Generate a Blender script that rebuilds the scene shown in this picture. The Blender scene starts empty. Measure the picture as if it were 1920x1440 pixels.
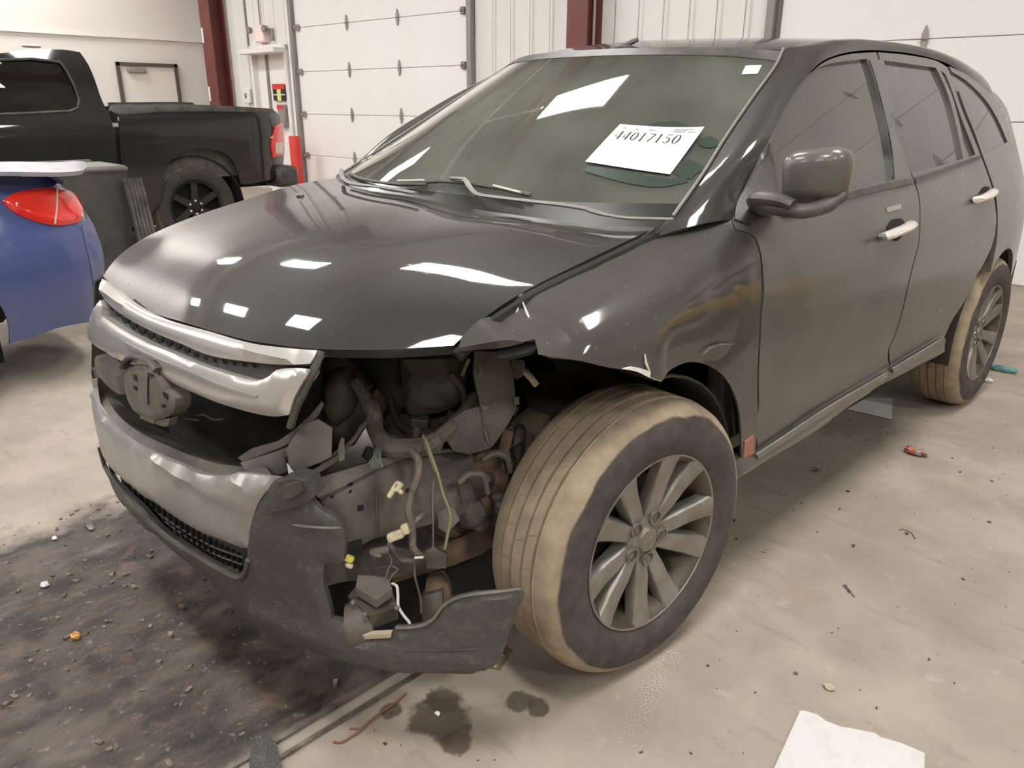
import bpy, math, random
import numpy as np
from mathutils import Vector, Matrix, Euler
from mathutils.geometry import delaunay_2d_cdt
random.seed(7)
V = Vector
sc = bpy.context.scene
COL = sc.collection
# ---------------------------------------------------------------- camera, world, exposure
CAMP = V((1.8815, -1.3764, 1.4082)); YAW, PIT, ROL, FPX = 0.7889, 0.3470, 0.0055, 1445.26
_f = V((-math.sin(YAW)*math.cos(PIT), math.cos(YAW)*math.cos(PIT), -math.sin(PIT)))
_r = V((math.cos(YAW), math.sin(YAW), 0)); _u = _r.cross(_f)
CR = _r*math.cos(ROL)+_u*math.sin(ROL); CU = -_r*math.sin(ROL)+_u*math.cos(ROL); CF = _f
cd = bpy.data.cameras.new('camera'); cam = bpy.data.objects.new('camera', cd); COL.objects.link(cam)
cd.sensor_width = 36; cd.lens = FPX/1920*36; cd.clip_start = 0.02; cd.clip_end = 200
cam.matrix_world = Matrix(((CR.x, CU.x, -CF.x, CAMP.x), (CR.y, CU.y, -CF.y, CAMP.y), (CR.z, CU.z, -CF.z, CAMP.z), (0, 0, 0, 1)))
sc.camera = cam
w = bpy.data.worlds.new('world'); sc.world = w; w.use_nodes = True
w.node_tree.nodes['Background'].inputs[0].default_value = (1, .95, .88, 1)
w.node_tree.nodes['Background'].inputs[1].default_value = 0.3
sc.view_settings.view_transform = 'Standard'; sc.view_settings.look = 'None'
sc.view_settings.exposure = 1.02; sc.view_settings.gamma = 1.0; sc.view_settings.use_curve_mapping = False
sc.cycles.use_denoising = True
sc.cycles.max_bounces = 8; sc.cycles.caustics_reflective = False; sc.cycles.caustics_refractive = False
sc.cycles.sample_clamp_indirect = 4.0
CEIL = 5.2
LAMP = 30.0
LIGHTS = [(x, y) for x in (-11.6, -7.0, -2.4, 1.8, 6.4) for y in (2.1, -1.4, -5.2)]

# ---------------------------------------------------------------- helpers
WL = {}
def ray(px, py):
    return (CF + CR*((px-960)/FPX) - CU*((py-720)/FPX)).normalized()
def on(px, py, ax, val):                 # point of the sight line on the plane axis = val
    d = ray(px, py); i = 'xyz'.index(ax); t = (val-CAMP[i])/d[i]; return CAMP+d*t
def dep(px, py, D):                      # point at depth D metres from the camera plane
    d = CF + CR*((px-960)/FPX) - CU*((py-720)/FPX); return CAMP+d*D
def tag(o, label=None, cat=None, group=None, kind=None):
    if label: o['label'] = label
    if cat: o['category'] = cat
    if group: o['group'] = group
    if kind: o['kind'] = kind
    return o
def empty(name, loc, label=None, cat=None, group=None):
    o = bpy.data.objects.new(name, None); COL.objects.link(o); o.location = loc; o.empty_display_size = .1
    WL[o.name] = V(loc); return tag(o, label, cat, group)
def new(name, verts, faces, mat, parent=None, smooth=True, sharp=38, kind=None, label=None, cat=None, group=None):
    verts = [V(v) for v in verts]; off = V((0, 0, 0))
    if parent is None and kind != 'structure':
        xs = [v.x for v in verts]; ys = [v.y for v in verts]; zs = [v.z for v in verts]
        off = V(((min(xs)+max(xs))/2, (min(ys)+max(ys))/2, min(zs)))
    me = bpy.data.meshes.new(name); me.from_pydata([tuple(v-off) for v in verts], [], faces); me.update()
    if mat: me.materials.append(mat)
    if smooth:
        me.shade_smooth()
        if sharp: me.set_sharp_from_angle(angle=math.radians(sharp))
    o = bpy.data.objects.new(name, me); COL.objects.link(o)
    if parent:
        o.parent = parent; o.location = -WL.get(parent.name, V((0, 0, 0)))
    else: o.location = off; WL[o.name] = off
    return tag(o, label, cat, group, kind)
def local(name, verts, faces, mat, parent, M=None, smooth=True, sharp=38):
    o = new(name, verts, faces, mat, None, smooth, sharp, kind='structure'); del o['kind']
    if parent: o.parent = parent
    if M is not None: o.matrix_local = M
    return o
class MB:
    def __init__(s): s.v = []; s.f = []
    def add(s, v, f):
        n = len(s.v); s.v += [V(q) for q in v]; s.f += [tuple(i+n for i in q) for q in f]; return s
    def box(s, c, size, rot=None, bev=0.0):
        c = V(c); hx, hy, hz = [q/2 for q in size]; R = rot or Matrix.Identity(3)
        b = min(bev, hx*.9, hy*.9, hz*.9)
        if b <= 0:
            vs = [c+R@V((x, y, z)) for x in (-hx, hx) for y in (-hy, hy) for z in (-hz, hz)]
            return s.add(vs, [(0, 1, 3, 2), (4, 6, 7, 5), (0, 4, 5, 1), (2, 3, 7, 6), (0, 2, 6, 4), (1, 5, 7, 3)])
        vs = []; idx = {}
        for sx in (-1, 1):
            for sy in (-1, 1):
                for sz in (-1, 1):
                    for k in range(3):
                        p = [sx*(hx-b), sy*(hy-b), sz*(hz-b)]; p[k] = (sx*hx, sy*hy, sz*hz)[k]
                        idx[(sx, sy, sz, k)] = len(vs); vs.append(c+R@V(p))
        fs = []
        for k in range(3):
            a, d = [(1, 2), (2, 0), (0, 1)][k]
            for sg in (-1, 1):
                q = []
                for (i, j) in ((-1, -1), (1, -1), (1, 1), (-1, 1)):
                    t = [0, 0, 0]; t[k] = sg; t[a] = i; t[d] = j; q.append(idx[(*t, k)])
                fs.append(tuple(q if sg > 0 else q[::-1]))
            for i in (-1, 1):
                for j in (-1, 1):
                    t0 = [0, 0, 0]; t1 = [0, 0, 0]; t0[k] = -1; t1[k] = 1; t0[a] = t1[a] = i; t0[d] = t1[d] = j
                    q = [idx[(*t0, a)], idx[(*t1, a)], idx[(*t1, d)], idx[(*t0, d)]]
                    fs.append(tuple(q if i*j < 0 else q[::-1]))
        for sx in (-1, 1):
            for sy in (-1, 1):
                for sz in (-1, 1):
                    q = [idx[(sx, sy, sz, k)] for k in range(3)]
                    fs.append(tuple(q if sx*sy*sz > 0 else q[::-1]))
        return s.add(vs, fs)
    def tube(s, pts, r, n=8, flat=1.0, cap=True, up=V((0, 0, 1))):
        pts = [V(p) for p in pts]; m = len(pts); vs = []
        for i, p in enumerate(pts):
            t = (pts[min(i+1, m-1)]-pts[max(i-1, 0)]).normalized()
            a = t.cross(up); a = (t.cross(V((1, 0, 0))) if a.length < 1e-3 else a).normalized(); b = a.cross(t)
            rr = r[i] if isinstance(r, (list, tuple)) else r
            for k in range(n):
                th = 2*math.pi*k/n; vs.append(p+a*math.cos(th)*rr+b*math.sin(th)*rr*flat)
        fs = [(i*n+k, i*n+(k+1) % n, (i+1)*n+(k+1) % n, (i+1)*n+k) for i in range(m-1) for k in range(n)]
        if cap: fs += [tuple(range(n))[::-1], tuple((m-1)*n+k for k in range(n))]
        return s.add(vs, fs)
    def lathe(s, prof, n=48, M=None, close=False):       # profile (x along axis, radius)
        M = M or Matrix.Identity(4); vs = []
        for (x, r) in prof:
            for k in range(n):
                th = 2*math.pi*k/n; vs.append(M@V((x, -math.sin(th)*r, math.cos(th)*r)))
        m = len(prof); fs = []
        for i in range(m if close else m-1):
            for k in range(n):
                j = (i+1) % m; fs.append((i*n+k, j*n+k, j*n+(k+1) % n, i*n+(k+1) % n))
        return s.add(vs, fs)
    def prism(s, poly, d):                               # polygon of 3D points pushed along vector d
        n = len(poly); d = V(d); P = [V(p) for p in poly]
        s.add(P+[p+d for p in P], [tuple(range(n))[::-1], tuple(range(n, 2*n))]+[(i, (i+1) % n, n+(i+1) % n, n+i) for i in range(n)])
        return s
    def se(s, c, abc, e=.6, R=None, nu=20, nv=12):       # superellipsoid
        c = V(c); R = R or Matrix.Identity(3); vs = []
        pw = lambda t, q: math.copysign(abs(t)**q, t)
        for i in range(nv+1):
            ph = -math.pi/2+math.pi*i/nv
            for k in range(nu):
                th = 2*math.pi*k/nu
                vs.append(c+R@V((abc[0]*pw(math.cos(ph), e)*pw(math.cos(th), e), abc[1]*pw(math.cos(ph), e)*pw(math.sin(th), e), abc[2]*pw(math.sin(ph), e))))
        return s.add(vs, [(i*nu+k, i*nu+(k+1) % nu, (i+1)*nu+(k+1) % nu, (i+1)*nu+k) for i in range(nv) for k in range(nu)])
    def build(s, name, mat, parent=None, **k): return new(name, s.v, s.f, mat, parent, **k)

# ---------------------------------------------------------------- materials
def mat(name, col, rough=.5, metal=0, coat=0, coat_r=.03, col2=None, nscale=8, namt=.5, bump=0, bscale=40, trans=0, alpha=1, emit=None, estr=0, spec=.5, detail=5, lo=.35, hi=.65, stretch=None):
    m = bpy.data.materials.new(name); m.use_nodes = True; nt = m.node_tree; b = nt.nodes['Principled BSDF']
    b.inputs['Base Color'].default_value = (*col, 1); b.inputs['Roughness'].default_value = rough
    b.inputs['Metallic'].default_value = metal; b.inputs['Coat Weight'].default_value = coat; b.inputs['Coat Roughness'].default_value = coat_r
    b.inputs['Transmission Weight'].default_value = trans; b.inputs['Alpha'].default_value = alpha
    b.inputs['Specular IOR Level'].default_value = spec
    if emit: b.inputs['Emission Color'].default_value = (*emit, 1); b.inputs['Emission Strength'].default_value = estr
    g = nt.nodes.new('ShaderNodeNewGeometry'); src = g.outputs['Position']
    if stretch:
        mp = nt.nodes.new('ShaderNodeMapping'); mp.inputs['Scale'].default_value = stretch; nt.links.new(src, mp.inputs[0]); src = mp.outputs[0]
    if col2:
        n = nt.nodes.new('ShaderNodeTexNoise'); n.inputs['Scale'].default_value = nscale; n.inputs['Detail'].default_value = detail; n.inputs['Roughness'].default_value = .6
        nt.links.new(src, n.inputs['Vector'])
        r = nt.nodes.new('ShaderNodeMapRange'); r.inputs[1].default_value = lo; r.inputs[2].default_value = hi; nt.links.new(n.outputs[0], r.inputs[0])
        mx = nt.nodes.new('ShaderNodeMix'); mx.data_type = 'RGBA'; mx.inputs[6].default_value = (*col, 1); mx.inputs[7].default_value = (*col2, 1)
        nt.links.new(r.outputs[0], mx.inputs[0]); nt.links.new(mx.outputs[2], b.inputs['Base Color'])
    if bump:
        n2 = nt.nodes.new('ShaderNodeTexNoise'); n2.inputs['Scale'].default_value = bscale; n2.inputs['Detail'].default_value = 4; nt.links.new(src, n2.inputs['Vector'])
        bp = nt.nodes.new('ShaderNodeBump'); bp.inputs['Strength'].default_value = bump; bp.inputs['Distance'].default_value = .01
        nt.links.new(n2.outputs[0], bp.inputs['Height']); nt.links.new(bp.outputs[0], b.inputs['Normal'])
    return m
def paint(name, base, dust, amt, rough=.25, coat=1.0, coat_r=.03, fleck=.35, zlow=None):
    """black paint under a clear coat with a film of road dust; dust thicker in patches, flecks of dried mud"""
    m = bpy.data.materials.new(name); m.use_nodes = True; nt = m.node_tree; b = nt.nodes['Principled BSDF']; L = nt.links
    g = nt.nodes.new('ShaderNodeNewGeometry')
    n = nt.nodes.new('ShaderNodeTexNoise'); n.inputs['Scale'].default_value = 1.5; n.inputs['Detail'].default_value = 4; n.inputs['Roughness'].default_value = .5; L.new(g.outputs['Position'], n.inputs['Vector'])
    r = nt.nodes.new('ShaderNodeMapRange'); r.inputs[1].default_value = .2; r.inputs[2].default_value = .8; r.inputs[3].default_value = amt*.5; r.inputs[4].default_value = min(1, amt*1.5); L.new(n.outputs[0], r.inputs[0])
    n2 = nt.nodes.new('ShaderNodeTexNoise'); n2.inputs['Scale'].default_value = 55; n2.inputs['Detail'].default_value = 2; L.new(g.outputs['Position'], n2.inputs['Vector'])
    r2 = nt.nodes.new('ShaderNodeMapRange'); r2.inputs[1].default_value = .68; r2.inputs[2].default_value = .74; r2.inputs[4].default_value = fleck; L.new(n2.outputs[0], r2.inputs[0])
    ad = nt.nodes.new('ShaderNodeMath'); ad.operation = 'ADD'; ad.use_clamp = True; L.new(r.outputs[0], ad.inputs[0]); L.new(r2.outputs[0], ad.inputs[1])
    out = ad.outputs[0]
    mx = nt.nodes.new('ShaderNodeMix'); mx.data_type = 'RGBA'; mx.inputs[6].default_value = (*base, 1); mx.inputs[7].default_value = (*dust, 1)
    L.new(out, mx.inputs[0]); L.new(mx.outputs[2], b.inputs['Base Color'])
    b.inputs['Roughness'].default_value = max(rough, .5); b.inputs['Specular IOR Level'].default_value = .12; b.inputs['Coat Weight'].default_value = coat
    r3 = nt.nodes.new('ShaderNodeMapRange'); r3.inputs[3].default_value = coat_r; r3.inputs[4].default_value = coat_r+.35; L.new(out, r3.inputs[0]); L.new(r3.outputs[0], b.inputs['Coat Roughness'])
    return m
def glass(name, tint, film, film_amt, rough=.0, sheen=1.9):
    """car glass: tinted see-through pane with a mirror sheen and a thin film of dust"""
    m = bpy.data.materials.new(name); m.use_nodes = True; nt = m.node_tree; L = nt.links
    for n in list(nt.nodes): nt.nodes.remove(n)
    o = nt.nodes.new('ShaderNodeOutputMaterial'); t = nt.nodes.new('ShaderNodeBsdfTransparent'); t.inputs[0].default_value = (*tint, 1)
    g = nt.nodes.new('ShaderNodeBsdfGlossy'); g.inputs[0].default_value = (1, 1, 1, 1); g.inputs[1].default_value = rough
    fr = nt.nodes.new('ShaderNodeFresnel'); fr.inputs[0].default_value = 1.6
    ml = nt.nodes.new('ShaderNodeMath'); ml.operation = 'MULTIPLY'; ml.inputs[1].default_value = sheen; ml.use_clamp = True; L.new(fr.outputs[0], ml.inputs[0])
    s1 = nt.nodes.new('ShaderNodeMixShader'); L.new(ml.outputs[0], s1.inputs[0]); L.new(t.outputs[0], s1.inputs[1]); L.new(g.outputs[0], s1.inputs[2])
    d = nt.nodes.new('ShaderNodeBsdfDiffuse'); d.inputs[0].default_value = (*film, 1)
    ge = nt.nodes.new('ShaderNodeNewGeometry'); n = nt.nodes.new('ShaderNodeTexNoise'); n.inputs['Scale'].default_value = 3; n.inputs['Detail'].default_value = 8; L.new(ge.outputs['Position'], n.inputs['Vector'])
    r = nt.nodes.new('ShaderNodeMapRange'); r.inputs[1].default_value = .3; r.inputs[2].default_value = .75; r.inputs[3].default_value = film_amt*.6; r.inputs[4].default_value = film_amt*1.4; L.new(n.outputs[0], r.inputs[0])
    s2 = nt.nodes.new('ShaderNodeMixShader'); L.new(r.outputs[0], s2.inputs[0]); L.new(s1.outputs[0], s2.inputs[1]); L.new(d.outputs[0], s2.inputs[2])
    L.new(s2.outputs[0], o.inputs[0]); return m

DUST = (.185, .172, .148)
M = {}
M['hood'] = paint('hood_paint', (.020, .018, .016), DUST, .07, coat_r=.015, fleck=.10)
M['fender'] = paint('fender_paint', (.030, .028, .026), DUST, .22, coat_r=.03, fleck=.25)
M['door'] = paint('door_paint', (.035, .033, .031), DUST, .42, coat_r=.10, fleck=.10)
M['pillar'] = paint('pillar_paint', (.020, .019, .018), DUST, .12, coat_r=.03, fleck=.1)
M['ws'] = glass('windshield_glass', (.82, .90, .83), (.50, .50, .44), .11)
M['sg'] = glass('side_glass', (.72, .80, .70), (.42, .40, .35), .10, sheen=1.3)
M['pg'] = glass('privacy_glass', (.14, .14, .13), (.34, .30, .29), .22, sheen=1.15)
M['black'] = mat('black_plastic', (.035, .033, .031), .45, col2=(.09, .08, .07), nscale=12, bump=.1, bscale=200)
M['blackg'] = mat('gloss_black', (.02, .02, .02), .12, coat=1)
M['cover'] = mat('bumper_plastic', (.060, .056, .052), .42, col2=(.12, .113, .10), nscale=45, bump=.25, bscale=160, lo=.52, hi=.78)
M['chrome'] = mat('dusty_chrome', (.60, .58, .55), .30, metal=.6, col2=(.48, .455, .42), nscale=7, lo=.4, hi=.8)
M['silver'] = mat('silver_trim', (.42, .40, .38), .34, metal=.45, col2=(.34, .32, .29), nscale=6, lo=.4, hi=.8, bump=.15, bscale=18)
M['handle'] = mat('handle_chrome', (.85, .80, .75), .25, metal=.4)
M['rim'] = mat('rim_metal', (.30, .285, .265), .34, metal=.55, col2=(.22, .195, .16), nscale=14)
M['rimin'] = mat('rim_barrel', (.11, .092, .068), .55, metal=.3, col2=(.05, .042, .03), nscale=10)
M['steel'] = mat('bare_steel', (.30, .27, .24), .5, metal=.6, col2=(.15, .12, .10), nscale=16)
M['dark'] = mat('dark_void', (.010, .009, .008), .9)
M['liner'] = mat('liner_plastic', (.022, .02, .018), .7, col2=(.06, .05, .04), nscale=6, bump=.2, bscale=60)
M['struct'] = mat('dirty_structure', (.055, .047, .040), .55, col2=(.13, .11, .088), nscale=9, bump=.3, bscale=50)
M['structl'] = mat('dusty_bracket', (.11, .10, .087), .5, col2=(.17, .15, .125), nscale=10, bump=.2, bscale=40)
M['rust'] = mat('rusty_metal', (.20, .125, .075), .8, col2=(.10, .07, .05), nscale=18, bump=.4, bscale=70)
M['dirtm'] = mat('caked_dirt', (.20, .155, .11), .9, col2=(.09, .07, .05), nscale=16, bump=.6, bscale=60)
M['hose'] = mat('wrapped_harness', (.10, .085, .07), .7, col2=(.17, .145, .115), nscale=25, bump=.5, bscale=90)
M['white'] = mat('white_paper', (.80, .80, .78), .6)
M['paperd'] = mat('scuffed_paper', (.66, .65, .635), .7, col2=(.55, .53, .50), nscale=14, lo=.5, hi=.8)
M['ink'] = mat('printed_ink', (.03, .03, .035), .8)
M['inkl'] = mat('faint_ink', (.38, .38, .40), .8)
M['cream'] = mat('cream_connector', (.62, .55, .38), .5, col2=(.42, .36, .24), nscale=60)
M['yellow'] = mat('yellow_plastic', (.65, .55, .10), .5)
M['wirew'] = mat('white_wire', (.62, .61, .58), .5)
M['wireg'] = mat('green_wire', (.13, .17, .13), .5)
M['wirey'] = mat('olive_wire', (.20, .19, .09), .5)
M['red'] = mat('red_lens', (.75, .03, .02), .12, coat=1)
M['redp'] = mat('red_paint', (.62, .035, .03), .5)
M['clear'] = mat('clear_lens', (.62, .55, .45), .2, coat=1)
M['blue'] = paint('blue_paint', (.014, .050, .24), (.19, .19, .25), .36, coat_r=.03, fleck=.15)
M['truck'] = paint('truck_paint', (.014, .013, .014), (.08, .072, .065), .04, coat_r=.04, fleck=.05)
M['column'] = mat('red_oxide_steel', (.175, .052, .045), .5, col2=(.15, .04, .035), nscale=3)
M['beam'] = mat('red_oxide_beam', (.22, .06, .045), .5)
M['wall'] = mat('wall_white', (.80, .765, .73), .55, col2=(.76, .715, .67), nscale=.6)
M['panel'] = mat('metal_wall_panel', (.80, .775, .75), .45, col2=(.74, .70, .67), nscale=.8)
M['gdoor'] = mat('garage_door_white', (.85, .825, .81), .5, col2=(.82, .79, .77), nscale=.5)
M['track'] = mat('galvanised_track', (.27, .25, .235), .45, metal=.3)
M['hinge'] = mat('hinge_steel', (.33, .29, .27), .5, metal=.4)
M['ceil'] = mat('ceiling_liner', (.40, .375, .34), .8, col2=(.17, .158, .142), nscale=.45, lo=.42, hi=.6)
M['seat'] = mat('seat_fabric', (.26, .25, .21), .8, col2=(.17, .16, .14), nscale=9)
M['dash'] = mat('dashboard_plastic', (.06, .058, .052), .6, col2=(.12, .11, .095), nscale=7)
M['frame'] = mat('brown_door_frame', (.10, .075, .06), .5)
M['orange'] = mat('orange_wrapper', (.50, .12, .04), .4, col2=(.25, .30, .35), nscale=60, lo=.48, hi=.52)
M['teal'] = mat('teal_scrap', (.15, .42, .38), .5, col2=(.08, .2, .2), nscale=40)
M['yellowv'] = mat('lift_yellow', (.80, .46, .03), .4)

def tyre_mat(name, tread, side, edge, R=.372):
    m = bpy.data.materials.new(name); m.use_nodes = True; nt = m.node_tree; b = nt.nodes['Principled BSDF']; L = nt.links
    tc = nt.nodes.new('ShaderNodeTexCoord'); sp = nt.nodes.new('ShaderNodeSeparateXYZ'); L.new(tc.outputs['Object'], sp.inputs[0])
    cb = nt.nodes.new('ShaderNodeCombineXYZ'); L.new(sp.outputs[1], cb.inputs[1]); L.new(sp.outputs[2], cb.inputs[2])
    ln = nt.nodes.new('ShaderNodeVectorMath'); ln.operation = 'LENGTH'; L.new(cb.outputs[0], ln.inputs[0])
    n = nt.nodes.new('ShaderNodeTexNoise'); n.inputs['Scale'].default_value = 9; n.inputs['Detail'].default_value = 7; L.new(tc.outputs['Object'], n.inputs['Vector'])
    a = nt.nodes.new('ShaderNodeMath'); a.operation = 'MULTIPLY_ADD'; a.inputs[1].default_value = .03; L.new(n.outputs[0], a.inputs[0]); L.new(ln.outputs['Value'], a.inputs[2])
    r = nt.nodes.new('ShaderNodeMapRange'); r.inputs[1].default_value = edge+.012; r.inputs[2].default_value = edge+.018; L.new(a.outputs[0], r.inputs[0])
    n3 = nt.nodes.new('ShaderNodeTexNoise'); n3.inputs['Scale'].default_value = 22; n3.inputs['Detail'].default_value = 6; L.new(tc.outputs['Object'], n3.inputs['Vector'])
    r3 = nt.nodes.new('ShaderNodeMapRange'); r3.inputs[1].default_value = .35; r3.inputs[2].default_value = .7; L.new(n3.outputs[0], r3.inputs[0])
    t2 = nt.nodes.new('ShaderNodeMix'); t2.data_type = 'RGBA'; t2.inputs[6].default_value = (*tread, 1); t2.inputs[7].default_value = (*[c*.70 for c in tread], 1); L.new(r3.outputs[0], t2.inputs[0])
    s2 = nt.nodes.new('ShaderNodeMix'); s2.data_type = 'RGBA'; s2.inputs[6].default_value = (*side, 1); s2.inputs[7].default_value = (*[c*1.7 for c in side], 1); L.new(r3.outputs[0], s2.inputs[0])
    mx = nt.nodes.new('ShaderNodeMix'); mx.data_type = 'RGBA'; L.new(s2.outputs[2], mx.inputs[6]); L.new(t2.outputs[2], mx.inputs[7]); L.new(r.outputs[0], mx.inputs[0])
    L.new(mx.outputs[2], b.inputs['Base Color']); b.inputs['Roughness'].default_value = .85
    bp = nt.nodes.new('ShaderNodeBump'); bp.inputs['Strength'].default_value = .3; bp.inputs['Distance'].default_value = .004; L.new(n3.outputs[0], bp.inputs['Height']); L.new(bp.outputs[0], b.inputs['Normal'])
    return m
M['tyre'] = tyre_mat('dusty_tyre', (.37, .295, .205), (.050, .043, .039), .338)
M['tyred'] = tyre_mat('dark_tyre', (.16, .13, .10), (.035, .032, .03), .37)
M['sipe'] = mat('sipe_shadow', (.20, .155, .105), .9)

# ---------------------------------------------------------------- interpolation and surfaces
def interp(tab):
    xs = np.array([t[0] for t in tab], float); ys = np.array([t[1] for t in tab], float)
    d = np.diff(ys)/np.diff(xs); m = np.zeros(len(xs)); m[0] = d[0]; m[-1] = d[-1]
    for i in range(1, len(xs)-1):
        if d[i-1]*d[i] > 0:
            w1 = 2*(xs[i+1]-xs[i])+(xs[i]-xs[i-1]); w2 = (xs[i+1]-xs[i])+2*(xs[i]-xs[i-1]); m[i] = (w1+w2)/(w1/d[i-1]+w2/d[i])
    xs = xs.tolist(); ys = ys.tolist(); m = m.tolist(); n = len(xs)
    def f(x):
        if x <= xs[0]: return ys[0]+m[0]*(x-xs[0])
        if x >= xs[-1]: return ys[-1]+m[-1]*(x-xs[-1])
        i = 0
        while x > xs[i+1]: i += 1
        h = xs[i+1]-xs[i]; t = (x-xs[i])/h
        return (1+2*t)*(1-t)**2*ys[i]+t*(1-t)**2*h*m[i]+t*t*(3-2*t)*ys[i+1]+t*t*(t-1)*h*m[i+1]
    return f
def prj(p):
    d = p-CAMP; z = d.dot(CF); return (960+FPX*d.dot(CR)/z, 720-FPX*d.dot(CU)/z)
class Surf:
    def hit(s, px, py, t0=.4, t1=14):
        d = ray(px, py); t = t0; st = .02; g0 = s.g(CAMP+d*t)
        while t < t1:
            t2 = t+st; g1 = s.g(CAMP+d*t2)
            if g0 > 0 >= g1:
                a, b = t, t2
                for _ in range(22):
                    c = (a+b)/2
                    if s.g(CAMP+d*c) > 0: a = c
                    else: b = c
                return CAMP+d*((a+b)/2)
            t, g0 = t2, g1
        # grazing: nearest approach
        best = min(((abs(s.g(CAMP+d*(t0+i*.01))), t0+i*.01) for i in range(700)))
        return CAMP+d*best[1]
    def par(s, q, off=0):
        if not (abs(q[0]) > 10 or abs(q[1]) > 10): return (q[0], q[1])
        a = s.to(s.hit(*q))
        if abs(off) > .003:
            x, y = q
            for _ in range(3):
                e = prj(s.pt(*a)+s.nrm(*a)*off); x -= (e[0]-q[0])*.9; y -= (e[1]-q[1])*.9; a = s.to(s.hit(x, y))
            e = prj(s.pt(*a)+s.nrm(*a)*off)
            if math.hypot(e[0]-q[0], e[1]-q[1]) > 12: a = s.to(s.hit(*q))
        return a
    def at(s, px, py, off=0):
        a, b = s.par((px, py), off); return s.pt(a, b)+s.nrm(a, b)*off
    def nrm(s, a, b):
        e = 1e-3; n = (s.pt(a+e, b)-s.pt(a-e, b)).cross(s.pt(a, b+e)-s.pt(a, b-e)).normalized()
        return n if n.dot(s.pt(a, b)-s.cen) > 0 else -n
class Side(Surf):
    def __init__(s, f, cen, sg=1): s.f = f; s.cen = V(cen); s.sg = sg
    def to(s, p): return (p.y, p.z)
    def pt(s, a, b): return V((s.sg*s.f(a, b), a, b))
    def g(s, p): return s.sg*p.x-s.f(p.y, p.z)
class Polar(Surf):
    def __init__(s, c, tab, zo, R0=1.1, fl=1):
        s.fl = fl; s.c = c; s.R0 = R0; s.zo = zo; s.cen = V((c[0], c[1], .6))
        T = sorted((math.atan2(x-c[0], fl*(c[1]-y)), math.hypot(x-c[0], y-c[1])) for x, y in tab); s.R = interp(T)
    def to(s, p): return (math.atan2(p.x-s.c[0], s.fl*(s.c[1]-p.y))*s.R0, p.z)
    def pt(s, a, b):
        th = a/s.R0; r = s.R(th)-s.zo(b); return V((s.c[0]+r*math.sin(th), s.c[1]-s.fl*r*math.cos(th), b))
    def g(s, p):
        th = math.atan2(p.x-s.c[0], s.fl*(s.c[1]-p.y)); return math.hypot(p.x-s.c[0], p.y-s.c[1])-(s.R(th)-s.zo(p.z))
class Wind(Surf):
    cen = V((0, 1.6, .8))
    def f(s, x, z):
        t = (z-1.144)/(1.58-1.144); yc = .13+.70*t-.03*math.sin(math.pi*max(0, min(1, t))); k = .33+(.98-.33)*t
        return yc+k*abs(x)**2.5
    def to(s, p): return (p.x, p.z)
    def pt(s, a, b): return V((a, s.f(a, b), b))
    def g(s, p): return s.f(p.x, p.z)-p.y
class Plane(Surf):
    def __init__(s, o, u, v): s.o = V(o); s.u = V(u).normalized(); s.v = V(v).normalized(); s.n = s.u.cross(s.v).normalized(); s.cen = s.o-s.n*10
    def to(s, p): q = p-s.o; return (q.dot(s.u), q.dot(s.v))
    def pt(s, a, b): return s.o+s.u*a+s.v*b
    def g(s, p): return (p-s.o).dot(s.n)
    def hit(s, px, py):
        d = ray(px, py); return CAMP+d*((s.o-CAMP).dot(s.n)/d.dot(s.n))
def camplane(px, py, D): return Plane(dep(px, py, D), CR, CU)

def inpoly(x, y, P):
    c = False; n = len(P); j = n-1
    for i in range(n):
        xi, yi = P[i]; xj, yj = P[j]
        if (yi > y) != (yj > y) and x < (xj-xi)*(y-yi)/(yj-yi)+xi: c = not c
        j = i
    return c
def segd(x, y, P):
    d = 1e9; n = len(P)
    for i in range(n):
        ax, ay = P[i]; bx, by = P[(i+1) % n]; dx, dy = bx-ax, by-ay; l = dx*dx+dy*dy or 1e-12
        t = max(0, min(1, ((x-ax)*dx+(y-ay)*dy)/l)); d = min(d, (x-ax-dx*t)**2+(y-ay-dy*t)**2)
    return math.sqrt(d)
def densify(P, res, curve):
    out = []; n = len(P)
    for i in range(n):
        p0, p1, p2, p3 = P[i-1], P[i], P[(i+1) % n], P[(i+2) % n]
        k = max(1, int(math.hypot(p2[0]-p1[0], p2[1]-p1[1])/res+.5))
        if curve and k < 2: k = 2
        def ang(a, b, c):
            v1 = (b[0]-a[0], b[1]-a[1]); v2 = (c[0]-b[0], c[1]-b[1]); l = math.hypot(*v1)*math.hypot(*v2) or 1e-9
            return math.acos(max(-1, min(1, (v1[0]*v2[0]+v1[1]*v2[1])/l)))
        s1 = ang(p0, p1, p2) > .7; s2 = ang(p1, p2, p3) > .7
        L = math.hypot(p2[0]-p1[0], p2[1]-p1[1])
        def tang(a, b):
            l = math.hypot(b[0]-a[0], b[1]-a[1]) or 1; return ((b[0]-a[0])/l*L, (b[1]-a[1])/l*L)
        for q in range(k):
            t = q/k
            if curve:
                m1 = tang(p1, p2) if s1 else tang(p0, p2); m2 = tang(p1, p2) if s2 else tang(p1, p3)
                h = (2*t**3-3*t*t+1, t**3-2*t*t+t, -2*t**3+3*t*t, t**3-t*t)
                out.append(tuple(h[0]*p1[c]+h[1]*m1[c]+h[2]*p2[c]+h[3]*m2[c] for c in (0, 1)))
            else: out.append((p1[0]+(p2[0]-p1[0])*t, p1[1]+(p2[1]-p1[1])*t))
    return out
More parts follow.
